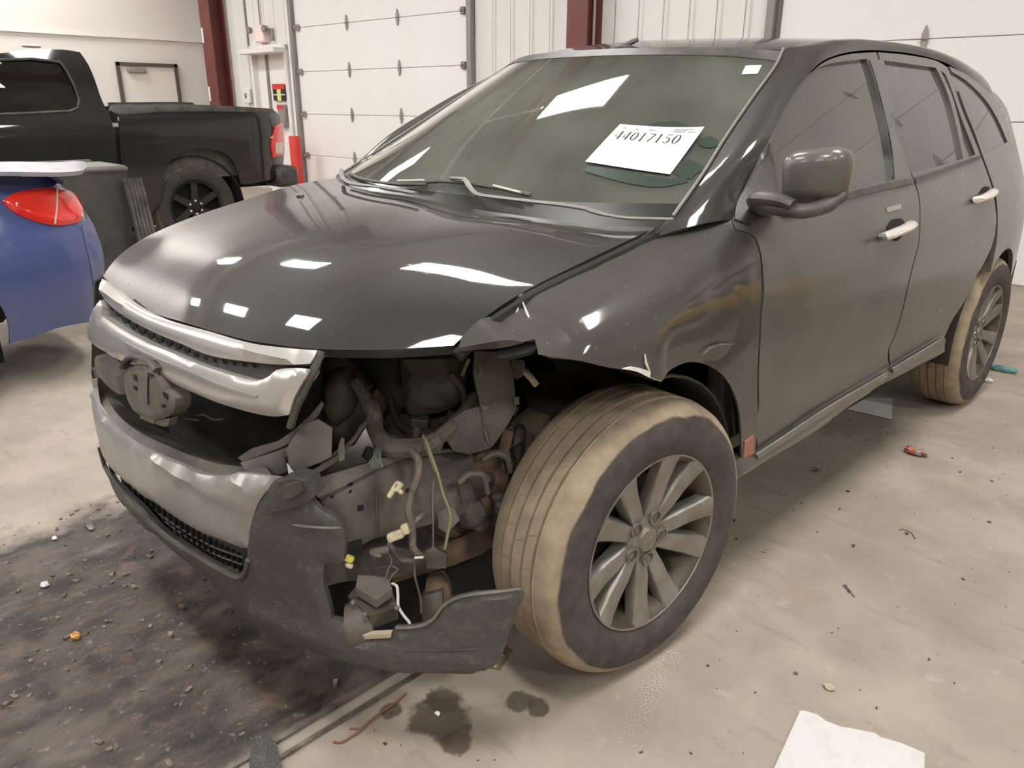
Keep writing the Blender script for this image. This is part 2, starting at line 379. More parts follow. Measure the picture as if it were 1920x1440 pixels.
def patch(name, out, surf, m, parent=None, holes=(), res=.03, thick=.004, off=0., pillow=None, bump=None, curve=True, params=False, **kw):
    O = densify([surf.par(q, off) for q in out], res, curve); H = [densify([surf.par(q, off) for q in h], res, curve) for h in holes]
    pts = list(O); edges = [(i, (i+1) % len(O)) for i in range(len(O))]
    for h in H:
        n = len(pts); pts += h; edges += [(n+i, n+(i+1) % len(h)) for i in range(len(h))]
    x0 = min(p[0] for p in O); x1 = max(p[0] for p in O); y0 = min(p[1] for p in O); y1 = max(p[1] for p in O)
    nx = int((x1-x0)/res)+1; ny = int((y1-y0)/res)+1
    for i in range(nx+1):
        for j in range(ny+1):
            x = x0+(i+.5*(j % 2))*res; y = y0+j*res
            if inpoly(x, y, O) and not any(inpoly(x, y, h) for h in H):
                if min([segd(x, y, O)]+[segd(x, y, h) for h in H]) > res*.45: pts.append((x, y))
    vv, ee, ff, ov, oe, of = delaunay_2d_cdt([V(p) for p in pts], edges, [], 0, 1e-6)
    F = []
    for f in ff:
        cx = sum(vv[i].x for i in f)/len(f); cy = sum(vv[i].y for i in f)/len(f)
        if inpoly(cx, cy, O) and not any(inpoly(cx, cy, h) for h in H): F.append(tuple(f))
    used = sorted({i for f in F for i in f}); mp = {i: k for k, i in enumerate(used)}
    F = [tuple(mp[i] for i in f) for f in F]; top = []; bot = []
    for i in used:
        a, b = vv[i].x, vv[i].y; o = off
        if pillow:
            h, wd = pillow; t = min(1, min([segd(a, b, O)]+[segd(a, b, hh) for hh in H])/wd); o += h*math.sqrt(max(0, 1-(1-t)**2))
        if bump: o += bump(a, b)
        n = surf.nrm(a, b); p = surf.pt(a, b); top.append(p+n*o); bot.append(p+n*(off-thick))
    n0 = surf.nrm(vv[used[0]].x, vv[used[0]].y); f = F[0]
    if (top[f[1]]-top[f[0]]).cross(top[f[2]]-top[f[0]]).dot(surf.nrm(vv[used[f[0]]].x, vv[used[f[0]]].y)) < 0: F = [g[::-1] for g in F]
    cnt = {}
    for g in F:
        for k in range(len(g)): cnt[(g[k], g[(k+1) % len(g)])] = 1
    N = len(top); faces = list(F)+[tuple(i+N for i in g[::-1]) for g in F]
    for (a, b) in cnt:
        if (b, a) not in cnt: faces.append((b, a, a+N, b+N))
    o = new(name, top+bot, faces, m, parent, **kw)
    return o
def resample(P, n):
    P = [V(p) for p in P]; d = [0]
    for i in range(1, len(P)): d.append(d[-1]+(P[i]-P[i-1]).length)
    fs = [interp([(d[i], P[i][c]) for i in range(len(P))]) for c in range(3)]
    return [V([f(d[-1]*k/(n-1)) for f in fs]) for k in range(n)]
def grid(name, G, m, parent=None, thick=.004, cen=V((0, 1.3, .6)), **kw):
    R, C = len(G), len(G[0]); nr = []
    for i in range(R):
        for j in range(C):
            a = G[min(i+1, R-1)][j]-G[max(i-1, 0)][j]; b = G[i][min(j+1, C-1)]-G[i][max(j-1, 0)]
            n = a.cross(b).normalized(); nr.append(n if n.dot(G[i][j]-cen) > 0 else -n)
    top = [G[i][j] for i in range(R) for j in range(C)]; bot = [top[k]-nr[k]*thick for k in range(R*C)]; N = R*C
    F = [(i*C+j, i*C+j+1, (i+1)*C+j+1, (i+1)*C+j) for i in range(R-1) for j in range(C-1)]
    f = F[0]
    if (top[f[1]]-top[f[0]]).cross(top[f[2]]-top[f[0]]).dot(nr[f[0]]) < 0: F = [g[::-1] for g in F]
    E = {(g[k], g[(k+1) % 4]) for g in F for k in range(4)}
    faces = F+[tuple(i+N for i in g[::-1]) for g in F]+[(b, a, a+N, b+N) for a, b in E if (b, a) not in E]
    return new(name, top+bot, faces, m, parent, **kw)
def relax(P, k):
    for _ in range(k): P = [P[0]]+[(P[i-1]+P[i]*2+P[i+1])/4 for i in range(1, len(P)-1)]+[P[-1]]
    return P
def coons(front, rear, left, right, nu, nv, bump=None, rel=0):
    f = relax(resample(front, nu), rel); r = relax(resample(rear, nu), rel); l = relax(resample(left, nv), rel); g = relax(resample(right, nv), rel); G = []
    for j in range(nv):
        v = j/(nv-1); row = []
        for i in range(nu):
            u = i/(nu-1)
            p = f[i]*(1-v)+r[i]*v+l[j]*(1-u)+g[j]*u-(f[0]*(1-u)*(1-v)+f[-1]*u*(1-v)+r[0]*(1-u)*v+r[-1]*u*v)
            if bump: p = p+V((0, 0, bump(u, v)))
            row.append(p)
        G.append(row)
    return G
def loft(curves, n, m_across=None):
    C = [resample(c, n) for c in curves]; return C

# ================================================================ ROOM
WA = math.radians(3.4); WE = V((math.cos(WA), math.sin(WA), 0)); WN = V((math.sin(WA), -math.cos(WA), 0))   # along the back wall, out of it
WP = V((.34, 6.18, 0))
def wb(x, d=0, z=0): return WP+WE*((x-.34)/math.cos(WA))+WN*d+V((0, 0, z))
WR = Matrix((WE, -WN, V((0, 0, 1)))).transposed()
def wbox(mb, x0, x1, z0, z1, d0, d1, bev=0):
    a = wb(x0, d0, z0); b = wb(x1, d1, z1); return mb.box((a+b)/2, ((x1-x0)/math.cos(WA), abs(d1-d0), z1-z0), WR, bev)

def floor_mat():
    m = bpy.data.materials.new('stained_concrete'); m.use_nodes = True; nt = m.node_tree; b = nt.nodes['Principled BSDF']; L = nt.links
    g = nt.nodes.new('ShaderNodeNewGeometry'); P = g.outputs['Position']; sp = nt.nodes.new('ShaderNodeSeparateXYZ'); L.new(P, sp.inputs[0])
    def noise(sc_, det=6, src=P, ro=.6):
        n = nt.nodes.new('ShaderNodeTexNoise'); n.inputs['Scale'].default_value = sc_; n.inputs['Detail'].default_value = det; n.inputs['Roughness'].default_value = ro; L.new(src, n.inputs['Vector']); return n.outputs[0]
    def rng(s, a, c, lo=0, hi=1):
        r = nt.nodes.new('ShaderNodeMapRange'); r.inputs[1].default_value = a; r.inputs[2].default_value = c; r.inputs[3].default_value = lo; r.inputs[4].default_value = hi; L.new(s, r.inputs[0]); return r.outputs[0]
    def mth(op, a, c, cl=False):
        n = nt.nodes.new('ShaderNodeMath'); n.operation = op; n.use_clamp = cl
        for i, q in enumerate((a, c)):
            if isinstance(q, (int, float)): n.inputs[i].default_value = q
            else: L.new(q, n.inputs[i])
        return n.outputs[0]
    def mix(f, a, c):
        n = nt.nodes.new('ShaderNodeMix'); n.data_type = 'RGBA'; L.new(f, n.inputs[0])
        for i, q in ((6, a), (7, c)):
            if isinstance(q, tuple): n.inputs[i].default_value = (*q, 1)
            else: L.new(q, n.inputs[i])
        return n.outputs[2]
    col = mix(rng(noise(.8, 8), .35, .65), (.44, .375, .31), (.32, .275, .228))
    col = mix(rng(noise(3.2, 8), .40, .68, 0, .75), col, (.28, .24, .195))
    mp = nt.nodes.new('ShaderNodeMapping'); mp.inputs['Scale'].default_value = (1.2, 5, 1); mp.inputs['Rotation'].default_value = (0, 0, .5); L.new(P, mp.inputs[0])
    col = mix(rng(noise(3, 8, mp.outputs[0]), .58, .72, 0, .5), col, (.20, .17, .14))
    col = mix(rng(noise(26, 6), .64, .74, 0, .6), col, (.15, .12, .09)); col = mix(rng(noise(11, 9), .62, .72, 0, .35), col, (.55, .49, .41))
    col = mix(rng(noise(2.1, 8), .60, .75, 0, .5), col, (.37, .25, .18))
    # wet muddy strip left by the drain (x between -1 and 0.48, in front of y = -0.1)
    n1 = noise(5, 8); e = mth('MULTIPLY_ADD', n1, .5); nt.nodes[-1].inputs[2].default_value = -.25
    xx = mth('ADD', sp.outputs[0], e)
    mk = mth('MULTIPLY', rng(xx, -1.02, -.90), rng(sp.outputs[0], .50, .47))
    yy = mth('ADD', sp.outputs[1], e); mk = mth('MULTIPLY', mk, rng(yy, .6, .2))
    mp2 = nt.nodes.new('ShaderNodeMapping'); mp2.inputs['Scale'].default_value = (3.2, 1.5, 1); L.new(P, mp2.inputs[0])
    st = noise(3.4, 10, mp2.outputs[0], .72)
    mud = mix(rng(st, .40, .62), (.030, .024, .020), (.12, .092, .072)); mud = mix(rng(noise(1.7, 6), .52, .66, 0, .8), mud, (.165, .13, .105)); mud = mix(rng(noise(6, 9), .56, .64, 0, .85), mud, (.018, .015, .013)); mud = mix(rng(noise(9, 9), .60, .68, 0, .7), mud, (.20, .11, .085))
    mud = mix(rng(noise(34, 6), .60, .70, 0, .8), mud, (.30, .25, .20))
    dens = mth('MULTIPLY', mk, rng(noise(2.2, 8, mp2.outputs[0]), .20, .42, .45, 1))
    col = mix(dens, col, mud)
    # oil spots on the clean slab
    wet = dens
    for (x, y, r) in ((.70, -.45, .085), (.66, -.40, .05), (.79, -.47, .04), (.80, -.27, .042), (.845, -.25, .035), (.60, -.52, .03), (2.0, .95, .05), (.52, 2.2, .3)):
        cx = nt.nodes.new('ShaderNodeVectorMath'); cx.operation = 'DISTANCE'; cx.inputs[1].default_value = (x, y, 0); L.new(P, cx.inputs[0])
        d = mth('MULTIPLY_ADD', noise(16, 5), r*1.6); nt.nodes[-1].inputs[2].default_value = -r*.8
        dd = mth('ADD', cx.outputs['Value'], d); k = rng(dd, r*1.0, r*.75, 0, .85 if r < .1 else .35); col = mix(k, col, (.075, .055, .040)); wet = mth('MAXIMUM', wet, k)
    L.new(col, b.inputs['Base Color'])
    rg = rng(wet, 0, 1, .62, .42); L.new(rg, b.inputs['Roughness'])
    bp = nt.nodes.new('ShaderNodeBump'); bp.inputs['Distance'].default_value = .012
    hh = mth('MULTIPLY_ADD', st, 1.0); L.new(noise(30, 6), nt.nodes[-1].inputs[2])
    L.new(hh, bp.inputs['Height']); L.new(rng(dens, 0, 1, .12, .9), bp.inputs['Strength']); L.new(bp.outputs[0], b.inputs['Normal'])
    return m
X0, X1, Y0 = -12.8, 11.0, -12.0
bx = MB().box(((X0+X1)/2, -2.5, -.05), (X1-X0+1, 20, .1)); bx.build('floor', floor_mat(), kind='structure', smooth=False)
MB().box(((X0+X1)/2, -2.5, CEIL+.05), (X1-X0+1, 20, .1)).build('ceiling', M['ceil'], kind='structure', smooth=False)
wl = MB().box((X0-.1, -3, CEIL/2), (.2, 20, CEIL)).build('wall_left', M['wall'], kind='structure', smooth=False)
MB().box((X0+.02, -3, 2.45), (.04, 20, .03)).build('trim_1', M['panel'], wl, smooth=False)
MB().box((X1+.1, -3, CEIL/2), (.2, 20, CEIL)).build('wall_right', M['wall'], kind='structure', smooth=False)
MB().box(((X0+X1)/2, Y0-.1, CEIL/2), (X1-X0+1, .2, CEIL)).build('wall_front', M['wall'], kind='structure', smooth=False)
wbk = wbox(MB(), X0-.5, X1+.5, 0, CEIL, -.25, -.05).build('wall_back', M['panel'], kind='structure', smooth=False)
# ribbed steel cladding of the back wall, one sheet each
def sheet(x0, x1, z0=0, z1=CEIL):
    mb = MB(); r = .022; prof = [(x0+.004, -.05), (x0+.004, .0), (x0+.03, r), (x0+.055, r), (x0+.075, 0), (x1-.004, 0), (x1-.004, -.05)]
    n = len(prof); vs = [wb(x, d, z) for z in (z0, z1) for x, d in prof]
    mb.add(vs, [(i, i+1, n+i+1, n+i) for i in range(n-1)]); mb.build('metal_panel', M['panel'], wbk, smooth=False)
x = -12.75
while x < -10.2: sheet(x, x+.305, 0 if x < -11.4 or x > -10.25 else 2.3); x += .305
x = -6.05
while x < -2.2: sheet(x, x+.305); x += .305
x = 3.4
while x < 10.5: sheet(x, x+.6); x += .6
for (a, b) in ((-9.98, -6.1), (-2.07, 3.3)): wbox(MB(), a, b, 3.8, CEIL, -.05, .0).build('metal_panel', M['panel'], wbk, smooth=False)
# sectional garage doors
def gdoor(name, x0, x1, zs, hx, tracks):
    d = wbox(MB(), x0, x1, 0, 3.85, -.05, -.03).build(name, M['track'], kind='structure', smooth=False)
    for a, b in zip(zs[:-1], zs[1:]): wbox(MB(), x0+.02, x1-.02, a+.0025, b-.0025, -.03, .035, .006).build('door_section', M['gdoor'], d, smooth=False)
    for z in zs[1:-1]:
        for hxx in hx:
            mb = MB(); c = wb(hxx, .045, z); mb.prism([c+WE*q[0]+V((0, 0, q[1])) for q in ((-.018, 0), (-.026, -.03), (-.004, -.105), (.004, -.105), (.026, -.03), (.018, 0), (.026, .03), (.004, .105), (-.004, .105), (-.026, .03))][::-1], WN*.012)
            mb.tube([c+WE*-.03+WN*.02, c+WE*.03+WN*.02], .008, 6); mb.build('hinge', M['hinge'], d, smooth=False)
        for tx in tracks:
            mb = MB(); c = wb(tx[1], .06, z); mb.box(c, (.07, .05, .09), WR, .01); mb.tube([c, c+WN*.05], .022, 8); mb.build('roller', M['hinge'], d, smooth=False)
    for tx in tracks: wbox(MB(), tx[0]-.04, tx[0]+.04, 0, 3.9, .01, .10, .005).build('track', M['track'], d, smooth=False)
    return d
gdoor('door_1', -9.98, -6.12, [0, .62, 1.255, 1.89, 2.53, 3.16, 3.8], (-8.62, -7.48), ((-10.0, -9.86), (-6.07, -6.2)))
gdoor('door_2', -2.02, 3.3, [0, .65, 1.30, 1.95, 2.6, 3.2, 3.8], (-.72, .62, 1.9), ((-2.09, -1.97),))
wbox(MB(), -10.2, -10.06, 0, CEIL, -.05, .03).build('trim_2', M['gdoor'], kind='structure', smooth=False)
# personnel door in a recess with a hood, left of the first garage door
pd = wbox(MB(), -11.25, -10.3, 0, 2.22, -.05, -.02).build('door_3', M['gdoor'], kind='structure', smooth=False)
for a, b, c, e in ((-11.33, -11.25, 0, 2.3), (-10.3, -10.22, 0, 2.3), (-11.33, -10.22, 2.22, 2.32)): wbox(MB(), a, b, c, e, -.05, .07).build('door_frame', M['panel'], pd, smooth=False)
wbox(MB(), -11.30, -10.25, 2.18, 2.26, .0, .28, .01).build('door_hood', M['panel'], pd, smooth=False)
wbox(MB(), -10.95, -10.9, 0, 2.2, -.03, .01).build('door_stop', M['track'], pd, smooth=False)
# exit light
ex = empty('exit_light', wb(-10.95, 0, 2.32), 'small white emergency light box over the personnel door', 'light')
wbox(MB(), -11.02, -10.75, 2.36, 2.62, .0, .12, .02).build('sign_box', mat('exit_sign_face', (.9, .72, .72), .5), ex)
for xx in (-11.12, -10.66): MB().lathe([(-.0, .0), (0, .04), (.06, .06), (.07, .055), (.07, 0)], 16, Matrix.Translation(wb(xx, .1, 2.55)) @ Matrix.Rotation(-1.57, 4, 'Z')).build('lamp_head', M['track'], ex)
wbox(MB(), -10.66, -10.56, 2.38, 2.56, 0, .08, .01).build('battery_box', M['hinge'], ex)
# signs by the personnel door
sg = wbox(MB(), -10.78, -10.42, 1.46, 1.72, .01, .02); sg = sg.build('safety_sign', mat('sign_black', (.02, .02, .02), .5), None, smooth=False, label='red, black and yellow safety sign on the white personnel door', cat='sign')
def onsign(a, b, c, e, m, nm): o = wbox(MB(), a, b, c, e, .02, .026).build(nm, m, sg, smooth=False)
onsign(-10.78, -10.42, 1.64, 1.72, M['redp'], 'red_band'); onsign(-10.65, -10.54, 1.46, 1.64, mat('sign_yellow', (.75, .72, .2), .5), 'yellow_figure')
onsign(-10.78, -10.42, 1.545, 1.56, M['white'], 'white_line')
fc = wbox(MB(), -10.62, -10.42, 1.05, 1.40, .0, .07, .01).build('extinguisher_cabinet', M['hinge'], None, label='small grey cabinet with a red top under the safety sign', cat='cabinet')
wbox(MB(), -10.61, -10.43, 1.33, 1.39, .07, .08).build('red_label', M['redp'], fc, smooth=False)
sw = wbox(MB(), -11.62, -11.42, 1.42, 1.66, .02, .09, .01).build('switch_box', M['gdoor'], None, label='white electrical switch box on the wall beside the red steel column', cat='switch')
wbox(MB(), -11.54, -11.50, 1.50, 1.58, .09, .11).build('switch_lever', M['track'], sw, smooth=False)
# columns
def column(x0, x1, d, label):
    mb = MB(); t = .018; mid = (x0+x1)/2
    wbox(mb, x0, x1, 0, CEIL, d, d+t); wbox(mb, x0, x1, 0, CEIL, d+.26, d+.26+t); wbox(mb, mid-.01, mid+.01, 0, CEIL, d+t, d+.26)
    o = mb.build('steel_column', M['column'], None, smooth=False, label=label, cat='column'); return o
c1 = column(-12.36, -12.02, .05, 'dark red steel column left of the personnel door, beyond the pickup bed')
for z in (1.55, 2.5): wbox(MB(), -12.35, -12.29, z-.1, z+.14, .332, .336).build('reflective_tape', M['white'], c1, smooth=False)
column(-4.36, -4.08, .0, 'dark red steel column rising behind the roof of the black suv')
for x in (-12.68,): wbox(MB(), x-.015, x+.015, 0, CEIL, .0, .03).build('trim_3', M['track'], kind='structure', smooth=False)
wbox(MB(), -11.41, -11.39, 0, CEIL, 0, .03).build('trim_4', M['track'], kind='structure', smooth=False)
MB().tube([wb(-10.95, .03, 2.62), wb(-10.95, .03, CEIL)], .012, 8).build('trim_5', M['track'], kind='structure')
# brown framed doors on the left wall
def wdoor(name, y0, y1, zt, closer):
    mb = MB(); t = .055
    for a, b, c, e in ((y0, y0+t, 0, zt), (y1-t, y1, 0, zt), (y0, y1, zt-t, zt)): mb.box((X0+.03, (a+b)/2, (c+e)/2), (.06, b-a, e-c))
    d = mb.build(name, M['frame'], kind='structure', smooth=False)
    MB().box((X0+.012, (y0+y1)/2, (zt-t)/2), (.02, y1-y0-2*t, zt-t)).build('door_leaf', M['wall'], d, smooth=False)
    if closer: MB().box((X0+.06, y0+.32, zt-.12), (.07, .3, .08), None, .01).build('door_closer', M['hinge'], d)
wdoor('door_4', 3.74, 4.77, 2.06, True); wdoor('door_5', 2.2, 3.22, 2.06, False)
# red bollard and its short white neighbour
MB().lathe([(0, 0), (0, .09), (.92, .09), (.93, .085), (.93, 0)], 24, Matrix.Translation(wb(-9.75, .35, 0)) @ Matrix.Rotation(-math.pi/2, 4, 'Y')).build('bollard', M['redp'], None, label='bright red bollard beside the left garage door track', cat='bollard')
pm = MB().lathe([(0, 0), (0, .09), (.42, .09), (.46, .08), (.49, .05), (.505, 0)], 20, Matrix.Translation(wb(-9.72, .75, 0)) @ Matrix.Rotation(-math.pi/2, 4, 'Y'))
pm.build('guard_post', M['white'], None, label='short white round topped post in front of the red bollard', cat='post')
# ceiling steel and lights
bm_ = MB()
for xx in (-9.5, -3.45, 2.8):
    MB().box((xx, -2.9, CEIL-.22), (.18, 18, .4)).build('beam', M['beam'], bpy.data.objects['ceiling'], smooth=False)
for xx in (-4.35, 3.6): MB().tube([(xx, -11.8, CEIL-.45), (xx, 5.8, CEIL-.45)], .05, 8).tube([(xx, 2.1, CEIL-.45), (xx+1.2, 2.1, CEIL-.45)], .03, 8).build('conduit', M['white'], bpy.data.objects['ceiling'])
lens = mat('lamp_lens', (1, 1, 1), .4, emit=(1, .98, .95), estr=LAMP)
for i, (lx, ly) in enumerate(LIGHTS):
    t = empty('ceiling_light', (lx, ly, CEIL), 'flat white rectangular lamp fitting under the ceiling', 'light', 'ceiling lamps over the bays')
    MB().box((lx, ly, CEIL-.33), (1.46, .52, .06), None, .01).build('housing', M['gdoor'], t)
    MB().box((lx, ly, CEIL-.365), (1.38, .46, .012)).build('lens', lens, t, smooth=False)
    for s in (-.5, .5): MB().tube([(lx+s, ly, CEIL), (lx+s, ly, CEIL-.3)], .006, 6).build('hanger', M['track'], t)

# ================================================================ BLACK SUV
SUV = empty('suv', (0, 1.4, 0), 'dusty black suv with the near front corner torn open, numbered sheet on its windshield', 'car')
Wt = interp([(-1.0, .45), (-.9, .58), (-.8, .70), (-.7, .79), (-.6, .85), (-.45, .90), (-.25, .94), (0, .955), (.5, .958), (1.5, .962), (2.4, .958), (2.9, .94), (3.3, .89), (3.6, .80), (3.72, .70)])
Pt = interp([(.15, -.08), (.2, -.06), (.35, -.035), (.5, -.012), (.65, 0), (.8, 0), (.92, -.012), (1.02, -.030), (1.08, -.050), (1.2, -.10), (1.35, -.165), (1.5, -.24), (1.62, -.32), (1.8, -.5)])
Zs = interp([(-.8, .86), (-.6, .90), (-.41, .951), (-.367, .976), (-.29, 1.008), (-.18, 1.037), (0, 1.071), (.2, 1.109), (.31, 1.124), (.7, 1.16)])
def smooth01(t): t = max(0, min(1, t)); return t*t*(3-2*t)
def Sf(y, z):
    b = Wt(y)+Pt(z)
    if y < .65:
        q = max(0, (z-.76)/(Zs(y)-.76)); a = Wt(y)+min(0, Pt(min(z, .7)))-(Wt(y)-.755)*q**6.5; w_ = smooth01((y-.25)/.4); b = a*(1-w_)+b*w_
    return b
SD = Side(Sf, (0, 1.4, .7)); SR = Side(Sf, (0, 1.4, .7), -1)
FR = Polar((0, .4), [(-.96, .1), (-.955, -.1), (-.94, -.3), (-.85, -.55), (-.64, -.69), (-.3, -.75), (0, -.76), (.23, -.74), (.5, -.69), (.68, -.61), (.80, -.525), (.87, -.46), (.94, -.33), (.955, -.15), (.96, .1)],
           interp([(.1, .07), (.2, .03), (.3, 0), (.5, -.01), (.65, 0), (.76, 0), (.86, .01), (.93, .035), (1.0, .09)]))
WS = Wind()
P = lambda *q: [tuple(q[i:i+2]) for i in range(0, len(q), 2)]

M['wiper'] = mat('wiper_grey', (.20, .19, .175), .45)
# ---- hood
front = [on(193, 518, 'x', -.65), on(228, 553, 'x', -.42), on(270, 579, 'x', -.20), on(357, 608, 'x', .13), on(460, 637, 'x', .375), on(524, 647, 'x', .475), on(594, 654, 'x', .55), on(700, 656, 'x', .635), on(850, 648, 'x', .74)]
near = [on(850, 648, 'x', .74), on(880, 618, 'x', .745), on(930, 578, 'x', .75), on(1000, 537, 'x', .752), on(1100, 488, 'x', .755), on(1200, 440, 'x', .757), on(1250, 417, 'x', .757)]
far = [on(193, 518, 'x', -.65), V((-.69, -.59, .945)), V((-.70, -.52, .985)), V((-.71, -.34, 1.045)), V((-.72, -.10, 1.095)), V((-.735, .12, 1.135)), V((-.745, .30, 1.145))]
rear = [V((-.745, .30, 1.145)), on(720, 345, 'x', -.45), on(800, 362, 'x', -.10), on(860, 375, 'x', .07), on(950, 391, 'x', .28), on(1050, 401, 'x', .45), on(1130, 409, 'x', .58), on(1200, 414, 'x', .67), on(1250, 417, 'x', .757)]
def hb(u, v):
    c = .030*(1-(2*u-1)**2)*math.sin(math.pi*v**.8) if v > 0 else 0
    for uu in (.22, .78): c += .006*math.exp(-((u-uu-(.06 if uu < .5 else -.06)*(1-v))/.13)**2)*math.sin(math.pi*min(1, max(0, v)))
    return c
HG = coons(front, rear, far, near, 61, 41, hb, 14)
hood = grid('hood', HG, M['hood'], SUV, .012)
def hoodpt(u, v): return HG[int(v*40+.5)][int(u*60+.5)]
def hoodhit(px, py):
    d = ray(px, py); dg = bpy.context.evaluated_depsgraph_get(); return None
# underside lip of the hood
lip = [[p, p+V((0, .02, -.022)), p+V((0, .09, -.02))] for p in resample(front, 60)]
grid('hood_lip', lip, M['pillar'], SUV, .003)
for (a, b, c) in ((563, 370, 1.115), (763, 401, 1.105)):
    p = on(a, b, 'z', c); MB().se(p+V((0, 0, .004)), (.016, .012, .010), 1).build('washer_nozzle', M['blackg'], SUV)

# ---- windshield, cowl, pillars, roof
wso = [(-.775, 1.10), (-.4, 1.08), (0, 1.075), (.4, 1.085), (.768, 1.10), (.768, 1.144), (.735, 1.235), (.70, 1.32), (.66, 1.43), (.625, 1.53), (.60, 1.575), (.45, 1.585), (.2, 1.588), (0, 1.589), (-.2, 1.588), (-.45, 1.585), (-.60, 1.575), (-.625, 1.53), (-.66, 1.43), (-.70, 1.32), (-.735, 1.235), (-.768, 1.144)]
wsh = patch('windshield', wso, WS, M['ws'], SUV, res=.04, thick=.005)
# black printed border of the glass
inner = [(-.70, 1.165), (0, 1.155), (.70, 1.165), (.66, 1.28), (.61, 1.42), (.57, 1.54), (.3, 1.555), (0, 1.56), (-.3, 1.555), (-.57, 1.54), (-.61, 1.42), (-.66, 1.28)]
patch('glass_border', wso, WS, M['black'], wsh, holes=[inner], res=.04, thick=.001, off=-.007)
patch('glass_top_band', [(-.60, 1.573), (-.45, 1.583), (0, 1.588), (.45, 1.583), (.60, 1.573), (.615, 1.54), (.59, 1.545), (.45, 1.558), (0, 1.565), (-.45, 1.558), (-.59, 1.545), (-.615, 1.54)], WS, M['black'], wsh, res=.04, thick=.0005, off=.0015)
patch('glass_base_band', [(-.775, 1.10), (-.4, 1.08), (0, 1.075), (.4, 1.085), (.768, 1.10), (.752, 1.172), (.4, 1.162), (0, 1.158), (-.4, 1.162), (-.752, 1.172)], WS, mat('black_frit', (.02, .02, .018), .3, coat=.6), wsh, res=.04, thick=.0005, off=.0015)
patch('cowl_panel', [(-.76, 1.085), (.76, 1.085), (.76, 1.118), (.4, 1.112), (0, 1.108), (-.4, 1.112), (-.76, 1.118)], WS, M['black'], SUV, res=.04, thick=.03, off=.008)
sh = [WS.pt(.768-.0, 1.10), WS.pt(.768, 1.144), WS.pt(.735, 1.235), WS.pt(.70, 1.32), WS.pt(.66, 1.43), WS.pt(.625, 1.53), WS.pt(.60, 1.578)]
roofe = [V((.605, 1.20, 1.598)), V((.615, 1.31, 1.615)), V((.62, 1.56, 1.632)), V((.62, 2.06, 1.639)), V((.615, 2.5, 1.629)), V((.60, 2.84, 1.600)), V((.585, 3.05, 1.56))]
ca = sh+roofe
cbp = P(1371, 412, 1383, 385, 1399, 345, 1432, 280, 1470, 205, 1505, 152, 1545, 113, 1590, 98, 1643, 94, 1700, 99, 1758, 112)
cb_ = [SD.at(a, b) for a, b in cbp]+[V((Sf(2.75, 1.52), 2.75, 1.52)), V((Sf(3.0, 1.47), 3.0, 1.47)), V((Sf(3.15, 1.42)-.02, 3.15, 1.42))]
def rail(sg, nm):
    A = resample(ca, 60); B = resample(cb_, 60); G = []
    for t in range(7):
        t /= 6; row = []
        for a, b in zip(A, B):
            p = a.lerp(b, t); o = math.sin(math.pi*t)*.022; q = p+V((.75, -.25, .6)).normalized()*o; row.append(V((q.x*sg, q.y, q.z)))
        G.append(row)
    return grid(nm, G, M['pillar'], SUV, .01)
rail(1, 'roof_rail'); rail(-1, 'roof_rail')
for sg in (1, -1):
    mb = MB().tube([V((sg*p.x, p.y, p.z))+V((0, -.004, .004)) for p in resample(sh[1:], 24)], .0045, 6); mb.build('pillar_trim', M['wiper'], SUV)
hd = [WS.pt(x, 1.575+.013*(1-abs(x)/.6)) for x in (-.60, -.45, -.2, 0, .2, .45, .60)]
re = [V((x, 3.05+.12*(1-(x/.585)**2), 1.56+.02*(1-(x/.585)**2))) for x in (-.585, -.3, 0, .3, .585)]
re_r = [p for p in ca[6:]]; lf = [V((-p.x, p.y, p.z)) for p in re_r]
RG = coons(hd, re, lf, re_r, 31, 31, lambda u, v: .006*(1-(2*u-1)**2)*math.sin(math.pi*v))
grid('roof', RG, M['pillar'], SUV, .01)
p = on(1168, 94, 'x', .12); an = MB().se(p+V((0, .0, .005)), (.028, .035, .014), .8).tube([p+V((0, 0, .01)), p+V((.01, .03, .025)), p+V((.018, .055, .035))], [.010, .009, .007], 8).build('antenna', M['black'], SUV)

# ---- fender
def fb(a, b):
    o = 0
    # crumple: valley and ridge near the leading tip, soft dent ahead of the door
    d = (a+.40)*.8+(b-1.0)*.6; o += .022*math.exp(-((a+.36)/.045)**2-((b-.99)/.07)**2)-.020*math.exp(-((a+.29)/.05)**2-((b-.97)/.06)**2)
    o += -.016*math.exp(-((a-.10)/.10)**2-((b-.87)/.05)**2)+.012*math.exp(-((a-.0)/.04)**2-((b-.86)/.08)**2)
    o += -.012*math.exp(-((a-.28)/.09)**2-((b-.92)/.12)**2)
    return o
fpx = P(862, 655, 880, 630, 925, 588, 990, 546, 1080, 500, 1170, 457, 1240, 426, 1262, 416, 1290, 395, 1325, 362, 1369, 335, 1395, 345, 1383, 385, 1371, 412, 1378, 432, 1405, 440, 1415, 448, 1424, 475, 1428, 520, 1424, 620, 1420, 720, 1416, 850, 1390, 860, 1390, 820, 1386, 770, 1376, 735, 1355, 702, 1325, 684, 1295, 680, 1265, 692, 1238, 714, 1215, 706, 1180, 694, 1140, 689, 1080, 674, 1010, 661, 1003, 632, 960, 645, 930, 650)
fen = patch('front_fender', fpx, SD, M['fender'], SUV, res=.022, thick=.006, bump=fb)
patch('torn_metal_edge', P(1240, 716, 1218, 708, 1195, 697, 1168, 692, 1185, 688, 1212, 694, 1232, 704), SD, M['white'], fen, res=.012, thick=.004, off=.004, label='bare white torn edge of the fender')
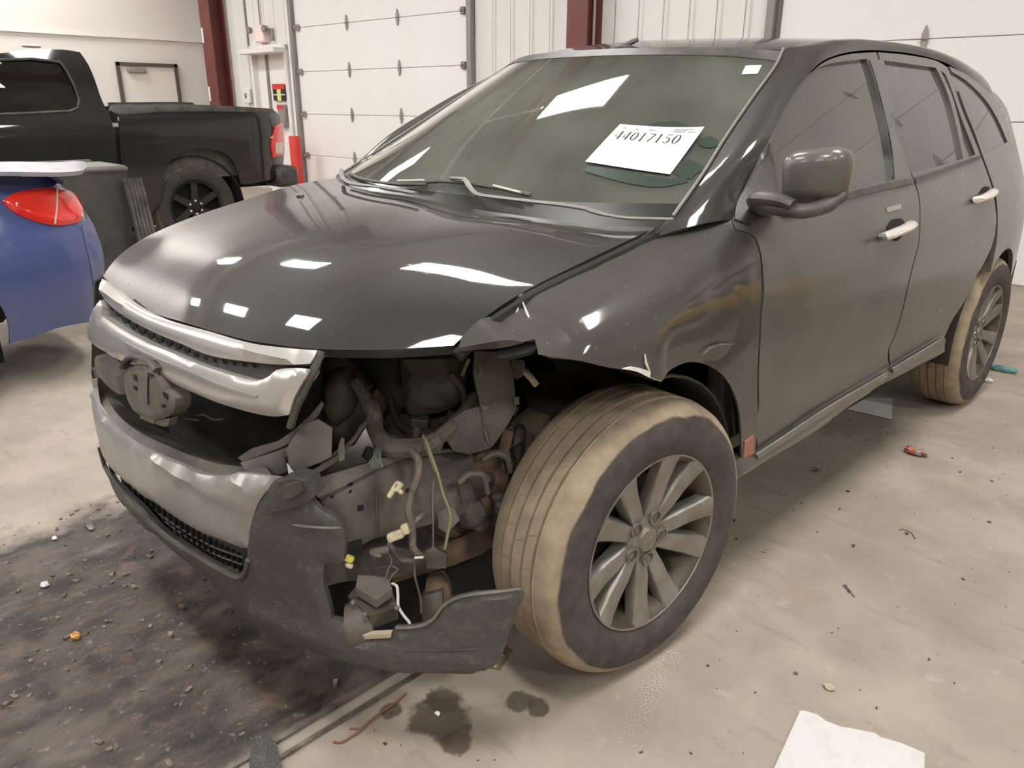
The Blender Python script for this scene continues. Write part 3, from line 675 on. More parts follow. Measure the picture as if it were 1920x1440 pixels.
for q in (P(978, 566, 970, 580, 966, 592), P(980, 566, 990, 592, 1000, 618, 1006, 640), P(1209, 664, 1211, 680, 1218, 696)):
    MB().tube([SD.at(a, b, .004+fb(*SD.par((a, b)))) for a, b in q], [.0015]+[.0032]*(len(q)-2)+[.0015], 6).build('crease', M['handle'], fen)  # pale lines put the bright highlight along the creases into the colour
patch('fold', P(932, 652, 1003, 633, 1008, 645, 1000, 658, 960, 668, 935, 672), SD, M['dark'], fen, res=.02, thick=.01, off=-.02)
patch('splash_stain', P(1396, 828, 1412, 815, 1414, 850, 1392, 858), SD, mat('reddish_primer', (.38, .17, .13), .7), fen, res=.02, thick=.003, off=.003)
# headland gap: dark inner rail below the hood seam
MB().tube([p+V((.012, 0, -.02)) for p in resample(near, 24)], .014, 6).build('seam_channel', M['dark'], SUV)
# arch line crease on the fender
MB().tube([SD.at(a, b, .002) for a, b in P(1316, 664, 1330, 652, 1350, 645, 1375, 645)], [.001, .003, .003, .001], 6).build('arch_crease', M['steel'], fen)

# ---- doors
fd = P(1399, 345, 1432, 280, 1470, 205, 1505, 154, 1545, 117, 1590, 102, 1643, 98, 1655, 170, 1674, 230, 1692, 280, 1711, 335, 1722, 368, 1724, 410, 1722, 440, 1715, 480, 1704, 525, 1690, 585, 1670, 650, 1669, 690, 1540, 772, 1420, 850, 1423, 720, 1427, 620, 1431, 520, 1427, 475, 1418, 447, 1408, 438, 1380, 430, 1373, 412, 1385, 385)
fg = P(1447, 392, 1462, 340, 1447, 268, 1470, 195, 1505, 150, 1537, 126, 1560, 118, 1625, 110, 1646, 176, 1669, 274, 1676, 337, 1594, 356, 1520, 376)
rd = P(1647, 98, 1700, 103, 1755, 114, 1776, 126, 1800, 195, 1822, 250, 1838, 290, 1856, 340, 1866, 390, 1866, 440, 1852, 480, 1827, 525, 1792, 598, 1772, 632, 1671, 690, 1672, 650, 1692.5, 585, 1706.5, 525, 1717, 480, 1724, 440, 1726, 410, 1724, 368, 1713, 334, 1694, 280, 1676, 230, 1657.5, 170)
rg = P(1657, 113, 1755, 127, 1780, 185, 1806, 298, 1690, 331, 1682, 262)
rg2 = P(1763, 131, 1773, 140, 1800, 214, 1829, 290, 1812, 296, 1790, 195)
def door(nm, out, gl, sg, surf, gm, extra=None):
    par = [SD.par(q) for q in out]; ph = [[SD.par(q) for q in g_] for g_ in gl]
    d = patch(nm, par, surf, M['door'], SUV, holes=ph, res=.03, thick=.03, bump=lambda a, b: -.010*math.exp(-((b-.56)/.05)**2)+.004*math.exp(-((b-.95)/.03)**2))
    for g_ in ph: patch('window_glass', g_, surf, gm, d, res=.06, thick=.004, off=-.012)
    return d, ph
d1, ph1 = door('front_door', fd, [fg], 1, SD, M['sg']); d2, ph2 = door('rear_door', rd, [rg, rg2], 1, SD, M['pg'])
door('front_door', fd, [fg], -1, SR, M['sg']); door('rear_door', rd, [rg, rg2], -1, SR, M['pg'])
patch('sail_trim', P(1402, 348, 1445, 268, 1458, 330, 1459, 372, 1440, 398, 1405, 420, 1378, 410), SD, M['black'], d1, res=.03, thick=.01, off=.006, curve=False)
patch('belt_moulding', P(1470, 395, 1594, 360, 1680, 339, 1712, 333, 1714, 344, 1680, 351, 1594, 373, 1475, 408), SD, M['black'], d1, res=.04, thick=.01, off=.010, pillow=(.004, .01))
patch('belt_moulding', P(1717, 333, 1838, 291, 1841, 297, 1719, 343), SD, M['black'], d2, res=.04, thick=.01, off=.010, pillow=(.004, .01))
patch('pillar_cover', P(1631, 112, 1652, 112, 1688, 330, 1678, 335, 1672, 274, 1650, 176), SD, M['blackg'], d1, res=.04, thick=.01, off=.004)
def handle(dr, q, rc):
    pts = [SD.at(a, b, o) for (a, b), o in zip(q, (.004, .030, .038, .038, .030, .004))]
    MB().tube(resample(pts, 16), [.016]+[.021]*14+[.016], 10, flat=.7).build('door_handle', M['handle'], dr)
    patch('handle_recess', [SD.par(c) for c in rc], SD, M['dark'], dr, res=.015, thick=.004, off=.003)
handle(d1, P(1655, 444, 1662, 443, 1675, 438, 1692, 431, 1704, 425, 1710, 420), P(1662, 426, 1672, 412, 1690, 410, 1698, 424, 1690, 442, 1680, 452, 1668, 448))
handle(d2, P(1830, 374, 1835, 374, 1843, 371, 1853, 367, 1860, 362, 1863, 359), P(1836, 362, 1843, 351, 1853, 350, 1857, 358, 1850, 372, 1842, 380, 1837, 374))
patch('name_strip', P(1663, 389, 1690, 382, 1690, 391, 1664, 398), SD, M['silver'], d1, res=.02, thick=.003, off=.004)
# ---- quarter panels, rear
q1 = [SD.par(q) for q in P(1780, 124, 1806, 195, 1828, 250, 1842, 290, 1860, 340, 1870, 390, 1870, 440, 1858, 483)]
yc, zc, ra = 2.824, .37, .415
zq = q1[-1][1]; y0 = q1[-1][0]
arc = []
a0 = math.atan2(zq-zc, y0-yc)
for k in range(0, 11):
    a = a0+(-.15-a0)*k/10; arc.append((yc+ra*math.cos(a), zc+ra*math.sin(a)))
qo = q1[:-1]+[arc[0]]+arc[1:]+[(3.45, .30), (3.66, .34), (3.70, .7), (3.68, 1.0), (3.60, 1.2), (3.45, 1.36), (3.25, 1.43), (3.0, 1.485), (2.75, 1.53)]
qg = [SD.par(q) for q in P(1779, 131, 1815, 154, 1850, 190, 1867, 217, 1889, 266, 1846, 286, 1815, 213)]
for sg, S_ in ((1, SD), (-1, SR)):
    qp = patch('quarter_panel', qo, S_, M['door'], SUV, holes=[qg], res=.035, thick=.02); patch('quarter_glass', qg, S_, M['pg'], qp, res=.06, thick=.004, off=-.008)
# hatch, rear glass and rear bumper: simple but whole
hl = [V((.585, 3.05, 1.56)), V((.64, 3.30, 1.40)), V((.70, 3.52, 1.2)), V((.76, 3.64, .95)), V((.76, 3.68, .62))]
hr_ = [V((-p.x, p.y, p.z)) for p in hl]; top = re; bot = [V((x, 3.74-.12*(x/.76)**2, .62)) for x in (-.76, -.4, 0, .4, .76)]; bot[0] = hr_[-1]; bot[-1] = hl[-1]
grid('liftgate', coons(top, bot, hr_, hl, 21, 17, None), M['door'], SUV, .02)
rb = [[V((x*.98, 3.80-.16*abs(x/.84)**3-o, z)) for x in np.linspace(-.84, .84, 21)] for z, o in ((.66, .06), (.6, .0), (.45, 0), (.3, .05))]
grid('rear_bumper', rb, M['cover'], SUV, .02)
# right fender (undamaged) in side view coordinates
yc = 0.03; arc = [(yc+.42*math.cos(math.radians(a)), .37+.42*math.sin(math.radians(a))) for a in range(0, 181, 18)]
fo = [SD.par(q) for q in P(1262, 416, 1369, 335, 1395, 345, 1371, 412, 1405, 440, 1428, 520, 1424, 620, 1416, 850)]+arc[:]+[(-.55, .45), (-.62, .70), (-.60, .86), (-.50, .925), (-.41, .950), (-.29, 1.006), (-.18, 1.035), (0, 1.069), (.2, 1.106)]
patch('front_fender', fo, SR, M['fender'], SUV, res=.035, thick=.006)
# ---- rockers
rk = P(1383, 868, 1420, 850, 1471, 817, 1552, 763, 1667, 694, 1774, 630, 1776, 662, 1700, 703, 1648, 730, 1575, 782, 1508, 830, 1440, 870, 1408, 892, 1378, 908)
rp = [SD.par(q, .012) for q in rk]
for S_ in (SD, SR): patch('rocker_panel', rp, S_, M['door'], SUV, res=.025, thick=.04, off=.0, pillow=(.014, .03))
M['ledge'] = mat('dusty_ledge', (.23, .215, .19), .5, col2=(.17, .16, .14), nscale=12)
for q in (P(1421, 853, 1471, 820, 1552, 766, 1640, 714, 1665, 699, 1667, 707, 1641, 724, 1553, 776, 1472, 830, 1424, 861), P(1675, 692, 1720, 665, 1773, 634, 1774, 642, 1721, 674, 1677, 701)):
    patch('rocker_trim', [SD.par(t, .018) for t in q], SD, M['ledge'], SUV, res=.03, thick=.006, off=.016, pillow=(.004, .008))
# ---- body core: floor pan, firewall, wheel liners
mb = MB(); mb.box((0, 1.55, .33), (1.6, 2.2, .10)).box((0, .50, .72), (1.66, .04, .76)).box((0, 3.2, .55), (1.4, .8, .3)); mb.build('floor_pan', M['dark'], SUV, smooth=False)
def liner(yc, r, sg, a0=-10, a1=190, xo=.93, xi=.56):
    rows = []
    for x in (xo-.02, (xo+xi)/2, xi): rows.append([V((sg*x, yc+r*math.cos(math.radians(a)), .37+r*math.sin(math.radians(a)))) for a in range(a0, a1+1, 10)])
    g = grid('wheel_liner', rows, M['liner'], SUV, .006, cen=V((sg*.75, yc, .37)))
    mb = MB(); c = V((sg*xi, yc, .37)); pts = rows[-1]; mb.prism(pts, V((-sg*.01, 0, 0))); mb.build('wheel_well', M['liner'], SUV, smooth=False)
liner(2.824, .43, 1); liner(2.824, .43, -1); liner(.03, .43, -1); liner(.04, .44, 1, -12, 96)
# ---- mirror
mc = dep(1529, 333, 1.84)
mir = empty('wing_mirror', (0, 0, 0)); mir.parent = SUV; mir.location = -WL['suv']; WL[mir.name] = V((0, 0, 0))
Rm_ = Matrix.Rotation(.10, 3, 'Z')
hs = MB()
nu, nv = 28, 18; pw = lambda t, q: math.copysign(abs(t)**q, t)
for i in range(nv+1):
    ph = -math.pi/2+math.pi*i/nv
    for k in range(nu):
        th = 2*math.pi*k/nu
        x = pw(math.cos(th), .55)*pw(math.cos(ph), .5); y = pw(math.sin(th), .8)*pw(math.cos(ph), .8); z = pw(math.sin(ph), .6)
        y = y if y < 0 else y*.35
        hs.v.append(mc+Rm_@V((x*.080*(1+.05*z), y*.065+.02*abs(x)**2-.01*z, z*.068+.010*x*1.0)))
hs.f = [(i*nu+k, i*nu+(k+1) % nu, (i+1)*nu+(k+1) % nu, (i+1)*nu+k) for i in range(nv) for k in range(nu)]
hs.build('housing', M['door'], mir, sharp=60)
MB().se(mc+V((0.0, .030, 0)), (.068, .004, .055), .5, Rm_).build('mirror_glass', M['chrome'], mir)
low = [dep(1436, 384, 1.86), dep(1462, 392, 1.84), dep(1500, 396, 1.80), dep(1550, 385, 1.80), dep(1584, 362, 1.82)]
MB().tube(resample(low, 20), [.020]+[.022]*14+[.018]*4+[.010], 12, flat=.8).build('lower_shell', M['black'], mir)
foot = [SD.at(1432, 392, -.01), dep(1440, 372, 1.84), dep(1462, 375, 1.82), dep(1488, 385, 1.80)]
MB().tube(resample(foot, 14), [.034, .034, .033, .032, .031, .030, .028, .026, .025, .024, .023, .022, .021, .02], 12, flat=.7).build('arm', M['black'], mir)
# ---- wipers
def wiper(q, blade):
    MB().tube(resample([WS.at(a, b, o) for a, b, o in q], 24), .0085, 6, flat=.6).build('wiper_arm', M['wiper'], SUV)
    MB().tube(resample([WS.at(a, b, o) for a, b, o in blade], 24), .006, 6).build('wiper_blade', M['black'], SUV)
wiper([(846, 334, .02), (868, 335, .03), (882, 352, .04), (900, 366, .045), (980, 376, .05), (1050, 384, .055), (1102, 392, .055)], [(760, 345, .012), (846, 341, .012), (930, 352, .012), (995, 366, .012)])
wiper([(640, 318, .02), (645, 335, .035), (660, 344, .04), (720, 352, .05), (780, 362, .05)], [(655, 326, .012), (690, 338, .012), (740, 345, .012), (800, 346, .012)])
MB().tube(resample([WS.at(1102, 393, .055), WS.at(1125, 400, .05), WS.at(1180, 409, .04), WS.at(1262, 411, .03)], 12), [.012]*3+[.008]*9, 8, flat=.5).build('wiper_arm_cover', M['wiper'], SUV)
for q in (P(746, 339, 795, 338), P(925, 348, 976, 361)): MB().tube([WS.at(a, b, .02) for a, b in q], .004, 6).build('blade_holder', M['handle'], SUV)

# ---- wheels
def wheel(c, steer, camber, sg, tm, pairs=45.0, spin=0, detail=True):
    """local frame: +X points out of the car, origin on the tyre's middle plane"""
    if sg > 0: Mw = Matrix.Translation(V(c)-WL['suv']) @ Matrix.Rotation(steer, 4, 'Z') @ Matrix.Rotation(camber, 4, 'Y')
    else: Mw = Matrix.Translation(V(c)-WL['suv']) @ Matrix.Rotation(math.pi, 4, 'Z')
    prof = [(.112, .237), (.110, .231), (.100, .222), (.090, .214), (.03, .200), (-.04, .196), (-.10, .212), (-.112, .232)]
    mb = MB().lathe([(.098, .2365)]+prof+[(-.105, .236), (-.03, .203), (.06, .210)], 64)
    wh = local('wheel', mb.v, mb.f, M['rimin'], SUV, Mw)
    if not tm: return wh
    lipm = MB().lathe([(.098, .2385), (.108, .2395), (.1125, .237), (.1125, .2335), (.106, .229), (.092, .222), (.085, .222), (.085, .2385)], 72, close=True); local('rim_lip', lipm.v, lipm.f, M['rim'], wh)
    tp = [(.095, .236), (.108, .239), (.1165, .250), (.1215, .268), (.1235, .288), (.1225, .310), (.118, .330), (.110, .346), (.100, .357), (.088, .3640)]
    gr = [.056, .020, -.018, -.054]
    body = [(.075, .3675), (.062, .3690)]
    for g in gr: body += [(g+.0045, .3712), (g+.003, .3632), (g-.003, .3632), (g-.0045, .3712)]
    full = tp+body+[(-x_, r_) for x_, r_ in reversed(tp)]
    mt = MB().lathe(full, 96); local('tyre', mt.v, mt.f, M[tm], wh, sharp=30)
    if detail:
        ms = MB(); rnd = random.Random(3)
        for k in range(110):      # shallow sipes cut across the tread ribs, raised a hair so they read as dark cuts
            for (x0, x1, rr) in ((.098, .066, .3655), (.050, .026, .3714), (.012, -.012, .3714), (-.026, -.050, .3714)):
                if rnd.random() < .62: continue
                a = 2*math.pi*(k+rnd.random()*.5)/110; tw = .035
                q = []
                for xx, aa in ((x0, a), (x0, a+.0035), (x1, a+tw+.0035), (x1, a+tw)):
                    r_ = rr+.0006 if x0 < .06 else (.3585 if xx > .09 else .3688)+.0008
                    q.append(V((xx, -math.sin(aa)*r_, math.cos(aa)*r_)))
                ms.add(q, [(0, 1, 2, 3)])
        o = local('tread_cuts', ms.v, ms.f, M['sipe'], wh, smooth=False); o['kind'] = 'stuff'
    def spoke(ang):
        R = Matrix.Rotation(math.radians(ang), 4, 'X'); rows = []
        for r_, wd, xf, dp in ((.036, .020, .072, .03), (.065, .0225, .080, .035), (.11, .0245, .090, .035), (.16, .0265, .096, .032), (.205, .0300, .105, .03), (.2345, .035, .1125, .03)):
            rows.append([V((xf-dp, -wd*1.15, r_)), V((xf-.006, -wd, r_)), V((xf-.001, -wd*.86, r_)), V((xf, -wd*.78, r_)), V((xf-.001, 0, r_)), V((xf, wd*.78, r_)), V((xf-.001, wd*.86, r_)), V((xf-.006, wd, r_)), V((xf-dp, wd*1.15, r_))])
        vs = [R@p for row in rows for p in row]; n = 9
        fs = [(i*n+k, i*n+(k+1) % n, (i+1)*n+(k+1) % n, (i+1)*n+k) for i in range(5) for k in range(n)]+[tuple(range(n))[::-1], tuple(5*n+k for k in range(n))]
        fs = [f[::-1] for f in fs]
        local('spoke', vs, fs, M['rim'], wh, sharp=28)
    for k in range(5):
        a = pairs+spin+72*k
        spoke(a-15.5); spoke(a+15.5)
        R = Matrix.Rotation(math.radians(a), 4, 'X'); MBn = MB().lathe([(.060, .0), (.060, .021), (.082, .022), (.087, .0205), (.087, .0165), (.072, .015), (.072, 0)], 18, R @ Matrix.Translation((0, 0, .060)))
        local('lug_pocket', MBn.v, MBn.f, M['rim'], wh); md = MB().lathe([(.076, .0170), (.076, 0)], 16, R @ Matrix.Translation((0, 0, .060))); local('lug_recess', md.v, md.f, M['dark'], wh, smooth=False); mn = MB().lathe([(.076, 0), (.076, .009), (.083, .008), (.084, 0)], 6, R @ Matrix.Translation((0, 0, .060))); local('lug_nut', mn.v, mn.f, M['steel'], wh, smooth=False)
    hb_ = MB().lathe([(.03, .075), (.066, .074), (.078, .066), (.080, .040), (.084, .034), (.090, .031), (.091, 0)], 40); local('hub', hb_.v, hb_.f, M['rim'], wh)
    ov = MB().se((.089, 0, 0), (.0035, .024, .011), 1.0, Matrix.Rotation(.25, 3, 'X')); local('oval_emblem', ov.v, ov.f, M['steel'], wh)
    bd = MB().lathe([(.0, .06), (.0, .155), (.012, .155), (.012, .075), (.03, .07), (.03, 0)], 40); local('brake_disc', bd.v, bd.f, M['rimin'], wh)
    bk = MB().lathe([(-.10, 0), (-.10, .20)], 32); bk.lathe([(-.06, .0), (-.06, .12), (-.02, .10), (-.02, 0)], 24); local('backing_plate', bk.v, bk.f, M['dark'], wh, smooth=False)
    return wh
st, cb0 = -.0812, -.0066
nxv = V((math.cos(st), math.sin(st), 0)); fc_ = V((.939, .0717, .3716))-nxv*.1115
wheel(fc_, st, 0, 1, 'tyre'); wheel((.822, 2.823, .3716), 0, 0, 1, 'tyre', pairs=20, detail=False)
wheel((-.822, 2.823, .3716), 0, 0, -1, 'tyred', detail=False); wheel((-.822, .03, .3716), 0, 0, -1, 'tyred', detail=False)
exec_after_wheels = True

# ================================================================ SUV FRONT END
# upper chrome bar, grille mesh, lower chrome bar
ub = P(191, 522, 228, 556, 270, 583, 357, 612, 460, 641, 524, 651, 594, 657, 590, 668, 581, 682, 538, 684, 474, 679, 392, 666, 334, 642, 252, 604, 200, 566, 187, 549)
patch('grille_bar', ub, FR, M['chrome'], SUV, res=.016, thick=.03, off=.0, pillow=(.007, .014))
mesh_ = P(193, 560, 252, 598, 334, 636, 392, 660, 474, 673, 545, 679, 530, 700, 483, 718, 439, 710, 378, 690, 317, 664, 267, 643, 206, 608, 186, 590)
gm = patch('grille_mesh', mesh_, FR, M['cover'], SUV, res=.03, thick=.01, off=-.018)
tth = resample([V((a, b, 0)) for a, b in P(206, 574, 252, 612, 334, 650, 392, 674, 474, 686)], 17)
for i, c in enumerate(tth):
    a, b = c.x, c.y; k = 3+5*math.sin(math.pi*min(1, (i+3)/14)); patch('grille_tooth', P(a-k, b-5, a+k, b-1, a+k*.8, b+4, a, b+k*1.1, a-k*.7, b+2), FR, M['dark'], gm, res=.02, thick=.003, off=-.013, curve=False)
lb = P(188, 562, 192, 575, 190, 592, 206, 603, 267, 638, 317, 659, 378, 685, 439, 705, 483, 714, 505, 705, 518, 694, 550, 690, 581, 692, 575, 705, 567, 717, 558, 733, 550, 749, 545, 765, 541, 778, 520, 781, 503, 780, 465, 772, 392, 749, 328, 720, 299, 702, 262, 688, 226, 676, 198, 660, 174, 644, 167, 625, 168, 605, 176, 582)
patch('grille_surround', lb, FR, M['chrome'], SUV, res=.014, thick=.035, off=.006, pillow=(.010, .022), bump=lambda a, b: .0)
gl = P(176, 636, 226, 668, 299, 694, 392, 740, 465, 763, 520, 770, 520, 776, 465, 770, 392, 747, 299, 701, 226, 675, 176, 643)
patch('bar_groove', P(235, 642, 320, 682, 400, 716, 480, 742, 478, 746, 400, 721, 320, 687, 234, 647), FR, M['silver'], SUV, res=.02, thick=.004, off=.021)
# badge mount and the torn lug beside it
bo = P(236, 715, 236, 698, 244, 689, 258, 685, 275, 688, 292, 698, 302, 712, 309, 730, 320, 737, 328, 748, 328, 764, 320, 777, 305, 785, 290, 787, 274, 780, 258, 776, 247, 760, 240, 742)
bd = patch('badge_mount', bo, FR, M['structl'], SUV, res=.01, thick=.04, off=.020, pillow=(.008, .02))
for q in (P(249, 702, 255, 704, 256, 714, 251, 713), P(304, 734, 312, 738, 314, 750, 307, 745), P(250, 723, 256, 725, 256, 732, 251, 731), P(302, 758, 309, 759, 309, 765, 303, 764), P(276, 699, 284, 702, 284, 706, 277, 704)):
    patch('mount_hole', q, FR, M['dark'], bd, res=.006, thick=.002, off=.030)
MB().tube([FR.at(a, b, .030) for a, b in P(278, 706, 277, 735, 278, 758)], .0018, 6).build('mount_seam', M['dark'], bd)
MB().tube(resample([FR.at(a, b, .024) for a, b in P(232, 688, 240, 674, 258, 668, 280, 676, 296, 694)], 20), .012, 8, flat=.6).build('mount_shade', M['black'], SUV)  # black arc drawn in for the shading behind the badge mount
patch('torn_lug', P(180, 668, 200, 664, 226, 682, 236, 700, 238, 738, 220, 738, 200, 722, 186, 704), FR, M['structl'], SUV, res=.02, thick=.03, off=-.004, pillow=(.01, .02))
patch('lug_notch', P(216, 706, 230, 702, 238, 716, 240, 738, 224, 738), FR, M['black'], SUV, res=.02, thick=.01, off=.010)
patch('badge_foot', P(262, 776, 290, 787, 288, 795, 262, 784), FR, M['structl'], SUV, res=.01, thick=.02, off=.02, pillow=(.004, .008))
patch('badge_foot', P(292, 788, 318, 784, 316, 796, 312, 800, 290, 795), FR, M['structl'], SUV, res=.01, thick=.02, off=.016, pillow=(.004, .008))
# dark radiator opening behind, with a broken pale edge
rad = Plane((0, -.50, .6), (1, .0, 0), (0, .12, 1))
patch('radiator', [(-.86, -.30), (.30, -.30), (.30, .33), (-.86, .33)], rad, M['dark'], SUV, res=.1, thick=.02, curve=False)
MB().tube(resample([FR.at(a, b, -.05) for a, b in P(345, 772, 356, 770, 366, 778, 384, 778, 398, 786, 418, 786)], 18), [.003]*18, 6, flat=.5).build('broken_edge', M['structl'], SUV)
MB().tube(resample([FR.at(a, b, -.05) for a, b in P(345, 784, 360, 786, 372, 788)], 8), .003, 6).build('broken_edge', M['structl'], SUV)
patch('shade_backing', P(172, 640, 300, 700, 450, 770, 560, 780, 600, 720, 604, 860, 470, 884, 380, 872, 290, 830, 215, 775, 176, 730), camplane(300, 740, 2.56), M['dark'], SUV, res=.05, thick=.01)  # added dark backing so the gap below the grille reads as black shade
# upper shelf of the bumper behind the silver band
shelf = [[FR.at(a, b, .0) for a, b in P(160, 712, 176, 748, 212, 790, 262, 832, 320, 862, 392, 892, 455, 893, 515, 897)],
         [FR.at(a, b, -.02)+V((0, 0, .012)) for a, b in P(163, 703, 182, 740, 220, 782, 270, 822, 330, 850, 400, 876, 455, 884, 500, 886)],
         [dep(a, b, d) for a, b, d in ((170, 690, 2.50), (196, 722, 2.42), (245, 772, 2.30), (310, 810, 2.18), (372, 838, 2.06), (430, 862, 1.96), (462, 872, 1.90), (500, 870, 1.84))]]
sg_ = [resample(r, 40) for r in shelf]; grid('bumper_shelf', sg_, M['struct'], SUV, .006, cen=V((0, 0, -1)))
# silver band of the bumper
sb = P(159, 711, 166, 728, 182, 762, 205, 792, 229, 816, 262, 838, 293, 852, 340, 872, 385, 890, 420, 894, 439, 888, 480, 892, 521, 897, 508, 912, 493, 931, 482, 950, 476, 968, 470, 990, 465, 1012, 465, 1030, 450, 1028, 422, 1018, 381, 1001, 317, 962, 275, 935, 241, 908, 217, 886, 190, 856, 172, 832, 164, 800, 158, 760)
def sbb(a, b): return -.004+.006*math.exp(-((b-.60)/.035)**2)+.005*math.exp(-((b-.625)/.010)**2)+.003*math.exp(-((b-.575)/.008)**2)+(.003*math.sin(a*55)*math.sin(b*70) if -.5 < a < .3 and b > .54 else 0)
patch('bumper_insert', sb, FR, M['silver'], SUV, res=.018, thick=.012, off=.012, pillow=(.014, .03), bump=sbb)
# lower opening with its slatted mesh
lo = P(176, 815, 217, 868, 241, 890, 317, 944, 381, 983, 422, 1000, 475, 1005, 476, 1060, 466, 1086, 450, 1096, 430, 1092, 392, 1070, 305, 1012, 217, 926, 185, 885)
lg = patch('lower_grille', lo, FR, M['black'], SUV, res=.03, thick=.01, off=-.020)
for i in range(3):
    q = [(217+i*6, 897+i*7), (317+i*3, 975+i*9), (400+i*2, 1024+i*13), (458-i*2, 1045+i*13)]
    MB().tube(resample([FR.at(a, b, -.014) for a, b in q], 24), .005, 6, flat=.5).build('slat', M['black'], lg)
for i in range(22):
    t = i/21; a = 225+t*225; c = FR.at(a, 902+t*150+12*math.sin(t*3.1), -.016); MB().box(c, (.006, .012, .05)).build('mesh_bar', M['dark'], lg, smooth=False)
# lower bumper cover with the broken corner
cv = P(168, 832, 180, 846, 190, 862, 205, 884, 217, 904, 262, 946, 305, 984+10, 345, 1022, 392, 1051, 420, 1068, 440, 1077, 452, 1076, 459, 1064, 464, 1040, 466, 1010, 472, 978, 484, 948, 498, 925, 512, 904, 522, 897,
       537, 898, 549, 896, 570, 894, 581, 903, 584, 935, 599, 953, 622, 966, 637, 979, 645, 997, 647, 1025, 644, 1049, 637, 1056, 609, 1057, 606, 1075, 607, 1096, 612, 1115, 618, 1137, 622, 1160, 636, 1163, 651, 1168, 660, 1172, 666, 1180, 675, 1196, 700, 1197, 733, 1194, 735, 1184, 742, 1177, 768, 1177, 794, 1172, 812, 1161, 829, 1138, 842, 1128, 855, 1122, 893, 1114, 911, 1113, 940, 1110, 975, 1105, 984, 1113,
       972, 1142, 958, 1180, 943, 1215, 930, 1238, 914, 1251, 885, 1260, 840, 1262, 782, 1260, 740, 1257, 695, 1251, 650, 1241, 607, 1228, 560, 1213, 520, 1196, 477, 1170, 430, 1122, 395, 1092, 350, 1052, 311, 1018, 255, 968, 228, 940, 206, 914, 192, 890, 178, 862)
def cvb(a, b):
    o = .0
    if a > .35: o += .012*math.exp(-((b-.30)/.03)**2)
    o += .018*math.exp(-((a-.62)/.06)**2-((b-.68)/.05)**2)-.02*math.exp(-((a-.60)/.025)**2-((b-.72)/.02)**2)
    return o
cov = patch('bumper_cover', cv, FR, M['cover'], SUV, res=.016, thick=.012, off=.012, pillow=(.010, .014), bump=cvb)
MB().tube(resample([FR.at(a, b, .022) for a, b in P(172, 838, 196, 872, 217, 908, 305, 1000, 392, 1056, 440, 1082, 458, 1078, 465, 1050)], 50), .007, 6).build('lip_bead', M['black'], cov)
MB().tube(resample([FR.at(a, b, .018) for a, b in P(742, 1177, 768, 1177, 794, 1172, 812, 1161, 829, 1138, 842, 1128, 855, 1122, 893, 1114, 911, 1112, 940, 1109, 976, 1104)], 40), .0035, 6).build('torn_edge', M['structl'], cov)
patch('ledge', P(676, 1190, 733, 1188, 733, 1196, 676, 1199), FR, mat('pale_ledge', (.42, .36, .27), .7), cov, res=.01, thick=.012, off=.022, pillow=(.003, .005))
MB().tube(resample([FR.at(a, b, .030) for a, b in P(548, 984, 580, 988, 612, 990, 640, 990)], 12), [.001]+[.003]*10+[.001], 6).build('crease', M['structl'], cov)
MB().tube(resample([FR.at(a, b, .026) for a, b in P(700, 1222, 760, 1218, 830, 1219, 900, 1216)], 12), [.001]+[.004]*10+[.001], 6).build('crease', M['black'], cov)
ct = on(470, 1083, 'y', -.69)
# upper corner flange: folded box shapes over the broken corner
mb = MB(); mb.prism([FR.at(a, b, .03) for a, b in P(519, 905, 548, 897, 572, 903, 586, 934, 560, 950, 520, 960, 500, 955)], FR.nrm(.6, .7)*-.05); mb.build('corner_block', M['cover'], cov)
mb = MB(); mb.prism([FR.at(a, b, .04) for a, b in P(530, 912, 556, 905, 566, 922, 548, 934, 528, 936)], FR.nrm(.6, .7)*-.02); mb.build('corner_block', M['black'], cov)
# black grille end frame beside the chrome bars
MB().tube(resample([FR.at(a, b, -.01) for a, b in P(600, 658, 590, 690, 570, 735, 552, 775, 545, 800)], 20), .012, 8, flat=.7).build('grille_end_frame', M['black'], SUV)

# ---- broken corner: everything behind the missing lamp and bumper end
def poly(name, q, D, m, th=.03, parent=SUV, tilt=0, pil=(.004, .01), res=.02, curve=True):
    """flat plate standing D metres ahead of the lens plane; th is its thickness"""
    c = q[0]; pl = camplane(c[0], c[1], D)
    pl = Plane(dep(c[0], c[1], D), (CR+CF*tilt).normalized(), CU)
    return patch(name, q, pl, m, parent, res=res, thick=th, pillow=pil, curve=curve and not name.startswith(('lamp_bracket', 'bracket', 'headlamp_panel', 'panel_foot', 'crash_bar', 'subframe')))
def hose(name, q, r, m, n=None, parent=SUV, flat=1):
    pts = [dep(*t) for t in q]; n = n or len(q)*6; return MB().tube(resample(pts, n), r, 8, flat=flat).build(name, m, parent)
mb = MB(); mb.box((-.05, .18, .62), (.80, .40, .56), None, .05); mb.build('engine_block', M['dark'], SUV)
poly('lamp_pocket', P(590, 672, 640, 662, 668, 690, 700, 720, 690, 770, 668, 812, 650, 840, 600, 830, 570, 800, 572, 745), 1.98, M['struct'], .1, pil=(.03, .06))
poly('lamp_pocket', P(612, 700, 650, 690, 668, 720, 662, 770, 630, 800, 600, 780, 600, 735), 1.93, M['struct'], .05, pil=(.03, .05))
poly('coolant_tank', P(750, 664, 872, 660, 868, 740, 852, 762, 815, 775, 770, 778, 758, 760), 1.95, M['struct'], .12, pil=(.02, .03))
poly('coolant_tank_side', P(696, 672, 750, 664, 760, 760, 748, 772, 720, 758, 704, 720), 1.99, M['liner'], .1, pil=(.01, .02))
poly('inner_wall', P(690, 780, 800, 772, 845, 760, 850, 820, 800, 838, 700, 832), 2.08, M['dirtm'], .04)
